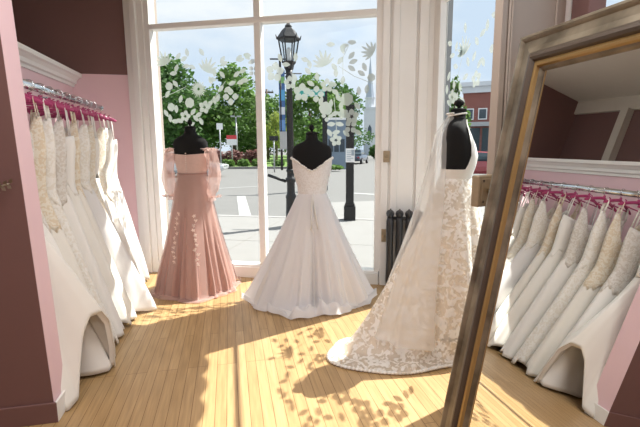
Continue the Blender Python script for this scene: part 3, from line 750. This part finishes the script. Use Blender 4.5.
# small gilded twig ornament on the brown pier at the left
wo = thing('wall_ornament', 'small gilded leafy twig on the brown wall at the far left edge', 'ornament', (-1.06, 2.272, 1.27))
tw = MB(); tw.tube([(-1.20, 2.262, 1.22), (-1.12, 2.25, 1.255), (-1.055, 2.245, 1.275)], [.008, .006, .003], 7); tw.build('twig', M['gilt'], wo, True)
lv = MB()
for k in range(12):
    c0 = Vector((-1.19+.012*k, 2.247, 1.225+.0045*k)); a = .9 if k % 2 else -.6; d0 = Vector((math.cos(a), -.35, math.sin(a)))*.032; d1 = Vector((-math.sin(a), 0, math.cos(a)))*.010
    lv.add([c0, c0+d0*.5+d1, c0+d0, c0+d0*.5-d1], [(0, 1, 2, 3)])
lv.build('leaves', M['gilt'], wo)
wo.location.x += .05; wo.location.z -= .03

# ------------------------------------------------------------------ the street
M['walk'] = mat('concrete_paving', (.25, .243, .232), .85, var=.08, scale=3)
M['road'] = mat('grey_road', (.165, .162, .156), .9, var=.10, scale=2)
M['grass'] = mat('lawn_grass', (.12, .21, .04), .9, var=.35, scale=4)
M['line'] = mat('road_paint', (.36, .36, .35), .8)
GZ = -.28
struct(MB().box(-160, 260, 3, 300, GZ-.1, GZ).build('ground_road', M['road']))
def FO(u, o, z): return FW(u, o, z)
struct(MB().box(-60, 3.6, .1, 5.0, GZ, -.15, FO).build('ground_sidewalk', M['walk']))
struct(MB().box(2.12, 6.5, -30, 12, GZ+.004, -.156).build('ground_side_walk', M['walk']))
jl = MB()
for k in range(-6, 3): jl.box(k*1.5+.6, k*1.5+.615, .12, 4.7, -.149, -.147, FO)
jl.box(-60, 3.6, 2.4, 2.415, -.149, -.147, FO)
struct(jl.build('trim_8', mat('paving_joint', (.25, .24, .22), .9)))
struct(MB().box(-60, 3.6, 4.82, 5.0, -.152, -.142, FO).build('trim_9', mat('kerb_stone', (.3, .29, .28), .85)))
# road markings
rm = MB()
def strip(p0, p1, w):
    a, b = Vector(p0), Vector(p1); d = (b-a).normalized(); n = Vector((-d.y, d.x, 0))*w/2
    rm.quad(a-n, b-n, b+n, a+n)
def gp(px, py, z=GZ+.006):
    v = ray(px, py); return Vector((0, 0, CAMH))+v*((z-CAMH)/v.z)
strip(gp(241, 196), gp(247, 224), .30); strip(gp(352, 206), gp(385, 208), .25); strip(gp(352, 193), gp(385, 195), .3)
strip(gp(205, 189), gp(262, 186), .15)
struct(rm.build('trim_10', M['line']))

gL = MB()
a_, b_, c_, d_ = gp(60, 170, 0), gp(300, 169.0, 0), gp(300, 155, 0), gp(60, 155, 0)
gd = MB(); A = gp(100, 169.5); B = gp(292, 168.5); dirv = (B-A).normalized(); nrm = Vector((-dirv.y, dirv.x, 0))
gd.add([A-dirv*30+Vector((0, 0, z)) for z in (-.01, .16)]+[B+Vector((0, 0, z)) for z in (-.01, .16)]+[B+nrm*60+Vector((0, 0, z)) for z in (-.01, .16)]+[A-dirv*30+nrm*60+Vector((0, 0, z)) for z in (-.01, .16)], [(0, 2, 3, 1), (2, 4, 5, 3), (4, 6, 7, 5), (6, 0, 1, 7), (1, 3, 5, 7)])
struct(gd.build('ground_lawn', M['grass']))
kb = MB(); kb.add([A-dirv*30-nrm*.3+Vector((0, 0, z)) for z in (-.01, .17)]+[B-nrm*.3+Vector((0, 0, z)) for z in (-.01, .17)]+[B+Vector((0, 0, z)) for z in (-.01, .17)]+[A-dirv*30+Vector((0, 0, z)) for z in (-.01, .17)], [(0, 2, 3, 1), (2, 4, 5, 3), (4, 6, 7, 5), (6, 0, 1, 7), (1, 3, 5, 7)])
struct(kb.build('trim_11', mat('dark_kerb', (.22, .21, .20), .9)))

def leafmat(name, c): return mat(name, c, .7, var=.45, scale=2.2, trans=.4)
M['leafA'] = leafmat('deep_green_leaves', (.075, .16, .04)); M['leafB'] = leafmat('mid_green_leaves', (.13, .235, .055)); M['leafC'] = leafmat('yellow_green_leaves', (.33, .40, .09)); M['leafR'] = leafmat('dark_red_leaves', (.20, .095, .085))
M['bark'] = mat('grey_bark', (.16, .12, .09), .9, var=.2, scale=6)
def leaves(blobs, n, size, seed, z0=None):
    b = MB(); q = random.Random(seed); tot = sum(r_[0]*r_[1]*r_[2] for c, r_ in blobs); 
    for c, r_ in blobs:
        k = int(n*r_[0]*r_[1]*r_[2]/tot)+20
        for _ in range(k):
            while True:
                p = Vector((q.uniform(-1, 1), q.uniform(-1, 1), q.uniform(-1, 1)))
                if .35 < p.length < 1: break
            p = p*(.75+.25*p.length)
            s = size*q.uniform(.6, 1.3); o = Vector((p.x*r_[0], p.y*r_[1], p.z*r_[2]))+c
            d = Vector((q.uniform(-1, 1), q.uniform(-1, 1), q.uniform(-.6, .6))).normalized(); e = d.cross(Vector((q.uniform(-1, 1), q.uniform(-1, 1), q.uniform(-1, 1)))).normalized()
            b.add([o-d*s, o+e*s*.55, o+d*s, o-e*s*.55], [(0, 1, 2, 3)])
    return b
def tree(label, px, py_top, dist, wpx, m, seed, crown_low=.28, n=2600, group='trees across the street'):
    base = at(px, 149, dist); base.z = GZ
    H = at(px, py_top, dist).z-GZ; w = wpx*dist/FPX/2
    t = thing('leafy_tree', label, 'tree', base, group)
    MB().tube([base, base+Vector((.05*w, 0, H*.35)), base+Vector((0, .05*w, H*.75))], [H*.028, H*.02, H*.008], 8).build('trunk', M['bark'], t, True)
    q = random.Random(seed); bl = []
    for k in range(11):
        a = q.uniform(0, 2*PI); f = q.random(); zz = crown_low+(1-crown_low)*(.12+.76*f)
        sp = math.sin(PI*min(1, .22+.75*f))
        bl.append((base+Vector((math.cos(a)*w*.55*sp, math.sin(a)*w*.55*sp, H*zz)), (w*.48*(.6+.5*sp), w*.48*(.6+.5*sp), H*(1-crown_low)*.2)))
    bl.append((base+Vector((0, 0, H*.9)), (w*.3, w*.3, H*.1)))
    leaves(bl, int(n*1.35), .034*H*.8, seed).build('foliage', m, t)
    return t
tree('dark green tree beyond the road at the left edge of the front window', 174, 60, 46, 92, M['leafA'], 1, .12, 3600)
tree('tall mid green tree behind the red-topped sign, left of the mullion', 233, 70, 52, 92, M['leafB'], 2, .10, 4200)
tree('dark green tree filling the gap between the two larger left-hand trees', 206, 94, 60, 70, M['leafA'], 3, .1, 2600)
tree('small yellow-green ornamental tree just right of the window mullion', 276, 112, 44, 34, M['leafC'], 4, .3, 1500)
tree('round green tree standing directly behind the lamp post', 309, 78, 55, 92, M['leafB'], 5, .15, 3600)
tree('dark tree behind the street name sign', 336, 80, 62, 66, M['leafA'], 6, .15, 2600)
tree('pale leafy tree seen through the side window beside the brick building', 453, 80, 27, 34, M['leafB'], 7, .2, 1800)
tree('thin green tree behind the tree at the far left of the window', 150, 76, 62, 60, M['leafB'], 8, .12, 2000)
tree('broad green tree filling the background left of the window mullion', 252, 96, 72, 80, M['leafB'], 11, .02, 3000)
tree('broad dark tree at the back behind the dress form in the blush gown', 186, 92, 74, 90, M['leafA'], 12, .02, 3000)
tree('broad green tree at the back between the mullion and the lamp post', 292, 104, 76, 70, M['leafB'], 13, .02, 2600)
tree('broad dark tree at the back behind the grey building', 340, 108, 78, 66, M['leafA'], 14, .02, 2400)
def shrub(label, px, dist, wpx, hpx, m, seed, n=500, cat='shrub', group=None):
    base = at(px, 149, dist); base.z = GZ+.15
    w = wpx*dist/FPX/2; h = hpx*dist/FPX
    o = leaves([(base+Vector((0, 0, h*.5)), (w, w*.8, h*.55)), (base+Vector((w*.3, 0, h*.35)), (w*.6, w*.6, h*.4))], n, .05*dist/10, seed)
    o = o.build('garden_shrub', m, None, loc=base); tag(o, label, cat, group)
for k, (px, w) in enumerate(((214, 20), (234, 22), (253, 20))):
    shrub('dark red shrub '+('behind the dress form sleeve', 'below the red-topped sign', 'just left of the window mullion')[k], px, 39, w, 15, M['leafR'], 20+k, 700, group='dark red shrubs across the road')
for k, (px, w) in enumerate(((228, 12), (243, 12), (257, 11))):
    shrub('low green shrub '+('in front of the red hedge, leftmost', 'in front of the red hedge, middle one', 'in front of the red hedge by the mullion')[k], px, 36.5, w, 7, M['leafB'], 30+k, 350, group='low green shrubs across the road')
shrub('green shrub on the lawn right of the mullion', 278, 37, 14, 6, M['leafB'], 41, 260)
shrub('dark green bush near the church', 377, 60, 16, 14, M['leafA'], 43, 400)

M['postpaint'] = mat('dark_grey_post_paint', (.012, .012, .013), .5)
M['sign_w'] = mat('white_sign_face', (.82, .82, .82), .5); M['sign_r'] = mat('red_sign_face', (.62, .05, .06), .5)
M['teal'] = mat('teal_sign_face', (.05, .36, .32), .5); M['galv'] = mat('galvanised_steel', (.42, .43, .44), .5, metal=.4)
def xfcam(c):
    """local axes at c: x to the right as seen from the shop, y away"""
    d = Vector((c.x, c.y, 0)).normalized(); r_ = Vector((d.y, -d.x, 0))
    return lambda x, y, z: (c.x+r_.x*x+d.x*y, c.y+r_.y*x+d.y*y, z)

# lamp post
b0 = at(290.3, 149, 8.4); b0.z = -.15; xf = xfcam(b0); k = 8.4/FPX
def zpx(py): return CAMH+(149-py)*8.4/FPX*1.03
t = thing('street_lamp', 'black cast iron street lamp with a glazed lantern outside the window', 'street lamp', b0)
MB().lathe([(.15, 0), (.15, .10), (.11, .14), (.10, .55), (.11, .60), (.08, .66), (.078, zpx(182)+.15), (.105, zpx(181)+.15), (.105, zpx(178)+.15), (.075, zpx(177)+.15), (.075, zpx(172)+.15), (.095, zpx(171)+.15), (.08, zpx(169)+.15)], b0, 20).build('base', M['postpaint'], t, True)
MB().lathe([(.072, zpx(170)+.15), (.056, zpx(84)+.15), (.078, zpx(82)+.15), (.055, zpx(80)+.15), (.07, zpx(76)+.15)], b0, 16).build('pole', M['postpaint'], t, True)
zb, zt = zpx(69), zpx(48.5)
MB().lathe([(.05, zpx(77)+.15), (.085, zpx(75)+.15), (.10, zb+.10), (.135, zb+.15)], b0, 6).build('lantern_seat', M['postpaint'], t)
MB().lathe([(.11, zb+.15), (.185, zt+.15)], b0, 6, cap=False).build('lantern_glass', glassmat('lantern_glass', (.93, .95, .95), .06), t)
fr_ = MB()
for j in range(6):
    a = 2*PI*j/6
    fr_.tube([(b0.x+.121*math.cos(a), b0.y+.121*math.sin(a), zb), (b0.x+.192*math.cos(a), b0.y+.192*math.sin(a), zt)], .014, 6)
for r_, z in ((.121, zb), (.192, zt)):
    fr_.tube([(b0.x+r_*math.cos(2*PI*j/6), b0.y+r_*math.sin(2*PI*j/6), z) for j in range(7)], .018, 6)
fr_.build('lantern_frame', M['postpaint'], t)
MB().lathe([(.215, zt+.14), (.228, zt+.17), (.175, zpx(44)+.15), (.12, zpx(40)+.15), (.06, zpx(37.5)+.15), (.07, zpx(36.5)+.15), (.03, zpx(34.5)+.15), (.032, zpx(32)+.15), (.004, zpx(26.5)+.15)], b0, 6).build('lantern_roof', M['postpaint'], t)
for j in range(6):
    a = 2*PI*j/6; MB().tube([(b0.x+.215*math.cos(a), b0.y+.215*math.sin(a), zt), (b0.x+.243*math.cos(a), b0.y+.243*math.sin(a), zt+.08)], [.018, .006], 6).build('crown_spike', M['postpaint'], t)
MB().lathe([(.02, zb+.16), (.045, zb+.2), (.045, zb+.38), (.02, zb+.42)], b0, 10).build('bulb', M['sign_w'], t, True)
MB().tube([xf(.0, 0, zpx(66)), xf(-.20, 0, zpx(66)), xf(-.36, 0, zpx(66))], .014, 8).build('banner_arm', M['postpaint'], t, True)
MB().tube([xf(-.24, 0, zpx(79)), xf(.24, 0, zpx(79))], .012, 8).build('ladder_rest', M['postpaint'], t, True)
MB().tube([xf(-.17, 0, zpx(62)), xf(-.17, 0, zpx(170))], .022, 8).build('banner_pole', M['postpaint'], t, True)
bn = MB().box(-.20, -.085, -.012, -.004, zpx(140), zpx(76), xf).build('banner', mat('blue_banner', (.06, .14, .34), .7), t)
for z0, z1, c in ((82, 88, (.2, .42, .16)), (94, 104, (.10, .35, .62)), (110, 117, (.62, .66, .72)), (122, 132, (.15, .3, .6))):
    MB().box(-.195, -.09, -.017, -.0125, zpx(z1), zpx(z0), xf).build('banner_panel', mat('banner_colour', c, .7), bn)
MB().box(-.20, -.06, -.06, .06, zpx(150), zpx(133), xf).build('control_box', M['galv'], t, bevel=.01)
MB().tube([xf(-.1, 0, zpx(181)), xf(-.45, .1, zpx(175))], .03, 8).build('side_arm', M['postpaint'], t, True)

# black post with a paper notice
c0 = at(350, 149, 9.1); c0.z = -.15; xf = xfcam(c0)
t = thing('street_post', 'black square street post carrying a white paper notice, outside the right pane', 'post', c0)
MB().box(-.085, .085, -.085, .085, .2, 2.25, xf).build('shaft', M['postpaint'], t, bevel=.01)
MB().box(-.125, .125, -.125, .125, -.15, .16, xf).box(-.105, .105, -.105, .105, .16, .22, xf).build('base', M['postpaint'], t, bevel=.01)
MB().box(-.10, .10, -.10, .10, 2.25, 2.29, xf).build('cap', M['postpaint'], t, bevel=.01)
nt_ = MB().box(-.09, .10, -.10, -.088, 1.10, 1.39, xf).build('notice', M['sign_w'], t)
nl = MB()
for j in range(6): nl.box(-.07, .02+.05*(j % 2), -.102, -.1005, 1.14+j*.038, 1.155+j*.038, xf)
nl.box(.03, .09, -.102, -.1005, 1.24, 1.36, xf)
nl.build('notice_print', mat('grey_print', (.35, .4, .45), .7), nt_)

# signal mast with street name blade
c0 = at(325, 149, 17); c0.z = GZ; xf = xfcam(c0); z17 = lambda py: CAMH+(149-py)*17/FPX*1.02
t = thing('sign_mast', 'dark mast with a teal street name blade, left of the blue-grey building', 'sign post', c0)
MB().box(-.10, .10, -.1, .1, GZ, z17(92), xf).build('mast', M['postpaint'], t, bevel=.01)
bl_ = MB().box(-1.10, -.0, -.13, -.11, z17(100), z17(93.5), xf).build('name_blade', M['teal'], t)
MB().box(-1.06, -.04, -.136, -.131, z17(99.3), z17(98.8), xf).box(-1.06, -.04, -.136, -.131, z17(94.6), z17(94.1), xf).build('blade_border', M['sign_w'], bl_)

def signboard(label, px, dist, py0, py1, wpx, m_top, m_low, split=.5, name='street_sign'):
    c0 = at(px, 149, dist); c0.z = GZ; xf = xfcam(c0); zz = lambda py: CAMH+(149-py)*dist/FPX*1.02; w = wpx*dist/FPX/2
    t = thing(name, label, 'sign', c0)
    MB().tube([xf(0, 0, GZ), xf(0, 0, zz(py0))], .05, 8).build('post', M['galv'], t, True)
    zm = zz(py1)+(zz(py0)-zz(py1))*(1-split)
    MB().box(-w, w, -.10, -.06, zz(py1), zm, xf).build('panel', m_low, t)
    MB().box(-w, w, -.10, -.06, zm, zz(py0), xf).build('header_panel', m_top, t)
signboard('white sign board with a red top panel in front of the trees', 232, 37, 136, 145.5, 10, M['sign_r'], M['sign_w'], .4)
signboard('small plain white square sign in front of the dark green trees', 220.5, 34, 124.5, 130.5, 6, M['sign_w'], M['sign_w'])
signboard('small dark sign plate just right of the window mullion', 274, 30, 137, 141.5, 9, M['postpaint'], M['postpaint'])
c0 = at(237, 149, 41); c0.z = GZ; xf = xfcam(c0)
t = thing('light_pole', 'thin grey parking lot light pole above the red-topped sign', 'light pole', c0)
MB().tube([xf(0, 0, GZ), xf(0, 0, 4.4)], [.09, .07], 8).build('pole', M['galv'], t, True)
for s in (-1, 1): MB().box(min(s*.1, s*.5), max(s*.1, s*.5), -.15, .15, 4.36, 4.5, xf).build('lamp_head', M['galv'], t)
c0 = at(268, 149, 58); c0.z = GZ; xf = xfcam(c0)
t = thing('utility_pole', 'tall wooden utility pole with a crossarm right of the mullion', 'utility pole', c0)
MB().tube([xf(0, 0, GZ), xf(0, 0, 9.2)], [.2, .13], 8).build('pole', M['bark'], t, True)
MB().box(-.9, .9, -.08, .08, 8.7, 8.9, xf).build('crossarm', M['bark'], t)
for x in (-.75, -.3, .3, .75): MB().tube([xf(x, 0, 8.9), xf(x, 0, 9.1)], .06, 6).build('insulator', M['galv'], t)

# cars
M['tyre'] = mat('tyre_rubber', (.02, .02, .02), .8); M['carglass'] = mat('dark_car_glass', (.05, .08, .10), .08, var=.02, coat=.5); M['hub'] = mat('wheel_alloy', (.5, .5, .52), .3, metal=.8)
def car(label, c, ang, m, Ln=4.4, Hh=1.5):
    c = Vector((c.x, c.y, GZ)); ca_, sa_ = math.cos(ang), math.sin(ang)
    X_ = lambda x, y, z: (c.x+x*ca_-y*sa_, c.y+x*sa_+y*ca_, GZ+z)
    t = thing('parked_car', label, 'car', c); h = Ln/2
    st = [(-h, .55, .62, .70), (-h+.08, .38, .80, .80), (-h+.9, .30, .92, .87), (-.6, .28, .95, .89), (.7, .28, .94, .89), (h-.9, .30, .86, .87), (h-.15, .36, .74, .80), (h, .5, .62, .70)]
    def sec(x, z0, z1, w): return [(x, -w*.92, z0), (x, -w, z0+.15), (x, -w, (z0+z1)/2+.05), (x, -w*.93, z1), (x, w*.93, z1), (x, w, (z0+z1)/2+.05), (x, w, z0+.15), (x, w*.92, z0)]
    MB().loft([sec(*q) for q in st], True, True, xf=X_).build('body', m, t, bevel=.03)
    cb = [(-h+.75, .90, .93, .78), (-h+1.35, .90, Hh-.06, .68), (-.2, .92, Hh, .68), (.45, .92, Hh-.04, .67), (1.15, .90, .95, .76)]
    MB().loft([sec(x, z0-.02, z1-.03, w) for x, z0, z1, w in cb], True, True, xf=X_).build('windows', M['carglass'], t)
    MB().loft([[(x, -w*.90, z-.05), (x, -w*.80, z), (x, w*.80, z), (x, w*.90, z-.05)] for x, z, w in ((-h+1.25, Hh-.06, .70), (-.2, Hh+.02, .70), (.5, Hh-.02, .69))], True, True, xf=X_).build('roof', m, t)
    for x in (-h+.85, h-.85):
        for s in (-1, 1):
            w_ = MB().tube([X_(x, s*.70, .33), X_(x, s*.90, .33)], .33, 18).build('wheel', M['tyre'], t)
            MB().tube([X_(x, s*.895, .33), X_(x, s*.91, .33)], .2, 12).build('hubcap', M['hub'], w_)
    for s in (-1, 1):
        MB().box(h-.12, h-.0, s*.6-.14, s*.6+.14, .58, .70, X_).build('headlamp', M['sign_w'], t)
        MB().box(-h, -h+.1, s*.62-.1, s*.62+.1, .60, .75, X_).build('tail_lamp', M['sign_r'], t)
car('silver car on the road behind the blush pink gown', gp(190, 176.5), math.radians(-12), mat('silver_car_paint', (.62, .64, .66), .25, metal=.3, coat=.6), 4.5, 1.55)
car('dark blue car on the road right of the black post', gp(357, 163.5), math.radians(60), mat('dark_blue_car_paint', (.06, .08, .12), .25, coat=.6), 4.4, 1.5)
car('dark red car on the street seen below the bodice through the side window', gp(478, 178), math.radians(-35), mat('dark_red_car_paint', (.32, .05, .06), .25, coat=.6), 4.2, 1.45)

# buildings
def bx(px0, px1, dist, py0, depth):
    c0 = at((px0+px1)/2, 149, dist); c0.z = GZ; xf = xfcam(c0); w = (px1-px0)*dist/FPX/2; z = CAMH+(149-py0)*dist/FPX*1.02
    return c0, xf, w, z
M['clap'] = mat('blue_grey_cladding', (.20, .26, .33), .6, var=.12, scale=2, stretch=(1, 1, 8)); M['winglass'] = mat('dark_window_glass', (.06, .08, .10), .08)
c0, xf, w, z = bx(326, 347, 34, 122, 5)
t = thing('grey_building', 'small blue-grey building behind the black post', 'building', c0)
MB().box(-w, w, 0, 5, GZ, z, xf).build('wall', M['clap'], t)
MB().box(-w-.1, w+.1, -.1, 5.1, z, z+.18, xf).build('roof', M['sign_w'], t)
for q in (-.55, 0, .55): f_ = MB().box(w*q-.18, w*q+.18, -.03, .0, 1.1, 2.1, xf).build('window', M['winglass'], t)
shrub('strip of green planting at the foot of the blue-grey building', 334, 31, 18, 4, M['leafB'], 51, 260)

dC = 95; c0, xf, w, z = bx(360, 379, dC, 112, 6); zc = lambda py: CAMH+(149-py)*dC/FPX*1.02
t = thing('church', 'white church with a tall pale grey steeple beyond the right pane', 'church', c0)
M['siding'] = mat('white_siding', (.66, .68, .72), .7, var=.05, scale=2); M['slate'] = mat('pale_grey_spire_slate', (.42, .47, .55), .6, var=.1)
tw_ = w*.62
MB().box(-tw_, tw_, 0, tw_*2, GZ, zc(112), xf).build('tower', M['siding'], t)
MB().box(-tw_*1.08, tw_*1.08, -.15, tw_*2+.15, zc(112), zc(110), xf).build('tower_cornice', M['siding'], t)
ctr = Vector(xf(0, tw_, 0))
MB().lathe([(tw_*.85, zc(110)), (tw_*.8, zc(102)), (tw_*.92, zc(101.5)), (tw_*.92, zc(100.5))], (ctr.x, ctr.y, 0), 8).build('belfry', M['siding'], t)
MB().lathe([(tw_*.78, zc(100.5)), (tw_*.42, zc(86)), (.04, zc(63))], (ctr.x, ctr.y, 0), 8).build('spire', M['slate'], t)
MB().prism([(-tw_*.3, GZ+4), (tw_*.3, GZ+4), (tw_*.3, GZ+6), (0, GZ+6.8), (-tw_*.3, GZ+6)], -.1, 0, lambda x, y, z_: xf(x, z_, y)).build('louvre', M['winglass'], t)
MB().prism([(-w*.2, GZ), (w*2.6, GZ), (w*2.6, GZ+5), (w*1.2, GZ+8), (-w*.2, GZ+5)], 1, 16, lambda x, y, z_: xf(x, z_, y)).build('nave', M['siding'], t)
for q in (.85, 1.35, 1.85): MB().box(w*q, w*q+.8, .9, 1.0, GZ+1.5, GZ+4, xf).build('window', M['winglass'], t)
MB().box(-w*.4, w*.1, -1.2, -.02, GZ, GZ+2.6, xf).build('porch', M['slate'], t)

dB = 40; c0, xf, w, z = bx(463, 545, dB, 96, 10); zb_ = lambda py: CAMH+(149-py)*dB/FPX*1.02
def brickmat():
    m, t_, out, N, K = newmat('red_brick'); tcn = N('ShaderNodeTexCoord'); br = N('ShaderNodeTexBrick'); br.inputs['Scale'].default_value = 3
    br.inputs['Color1'].default_value = (.30, .09, .07, 1); br.inputs['Color2'].default_value = (.22, .065, .05, 1); br.inputs['Mortar'].default_value = (.35, .28, .25, 1); br.inputs['Mortar Size'].default_value = .012
    mp_ = N('ShaderNodeMapping'); mp_.inputs['Rotation'].default_value = (PI/2, 0, 0); K(tcn.outputs['Object'], mp_.inputs[0]); K(mp_.outputs[0], br.inputs[0])
    p = N('ShaderNodeBsdfPrincipled'); p.inputs['Roughness'].default_value = .85; K(br.outputs[0], p.inputs['Base Color']); K(p.outputs[0], out.inputs[0]); return m
t = thing('brick_building', 'red brick commercial building with a pale cornice across the side street', 'building', c0)
MB().box(-w, w, 0, 10, GZ, z, xf).build('wall', brickmat(), t)
MB().box(-w-.1, w+.1, -.25, 10.1, z, zb_(90), xf).box(-w-.2, w+.2, -.5, 10.2, zb_(90), zb_(86), xf).build('cornice', M['siding'], t)
for q in (-.93, -.62, -.25, .12, .5):
    x = w*q; f_ = MB().box(x-.05, x+.75, -.08, .0, zb_(122), zb_(111), xf).build('window_frame', M['sign_w'], t)
    MB().box(x+.04, x+.66, -.10, -.082, zb_(121), zb_(112), xf).build('window_pane', M['winglass'], f_)
MB().box(-w-.05, w, -.6, 0, zb_(128.5), zb_(124.5), xf).build('shop_fascia', M['galv'], t)
for q in range(5):
    x = -w+.3+q*1.55; MB().box(x, x+1.35, -.05, 0, GZ+.4, zb_(130), xf).build('shop_window', M['winglass'], t)
shrub('strip of grass and planting along the foot of the brick building', 482, 38, 40, 4, M['leafB'], 61, 400)

# scalloped awning over the side window, above the view; its shadow falls on the floor
aw = thing('shop_awning', 'scalloped canvas awning outside over the side window, casting the wavy shadow edge', 'awning', (WX+.12, 3.4, 3.9))
xa, za = WX+.60, 3.80
pts = []
n = 150
bt = []
for k in range(n+1):
    y = 1.2+3.35*k/n; bt.append((y, za-.045*abs(math.sin(PI*(y-1.2)/.25))))
b = MB(); b.loft([[(xa, y, za+.25) for y, z in bt], [(xa, y, z) for y, z in bt], [(xa+.006, y, z) for y, z in bt], [(xa+.006, y, za+.25) for y, z in bt]], closed=False)
b.build('valance', mat('awning_canvas', (.5, .47, .42), .8), aw)
MB().quad((xa, 1.2, za+.25), (xa, 4.55, za+.25), (WX+.12, 4.55, za+.6), (WX+.12, 1.2, za+.6)).build('canopy', mat('awning_top_canvas', (.5, .47, .42), .8), aw, solid=.006)
for y in (1.25, 4.5): MB().tube([(xa, y, za+.24), (WX+.13, y, za+.3)], .012, 8).build('arm', M['iron'], aw, True)
bpy.context.view_layer.update()
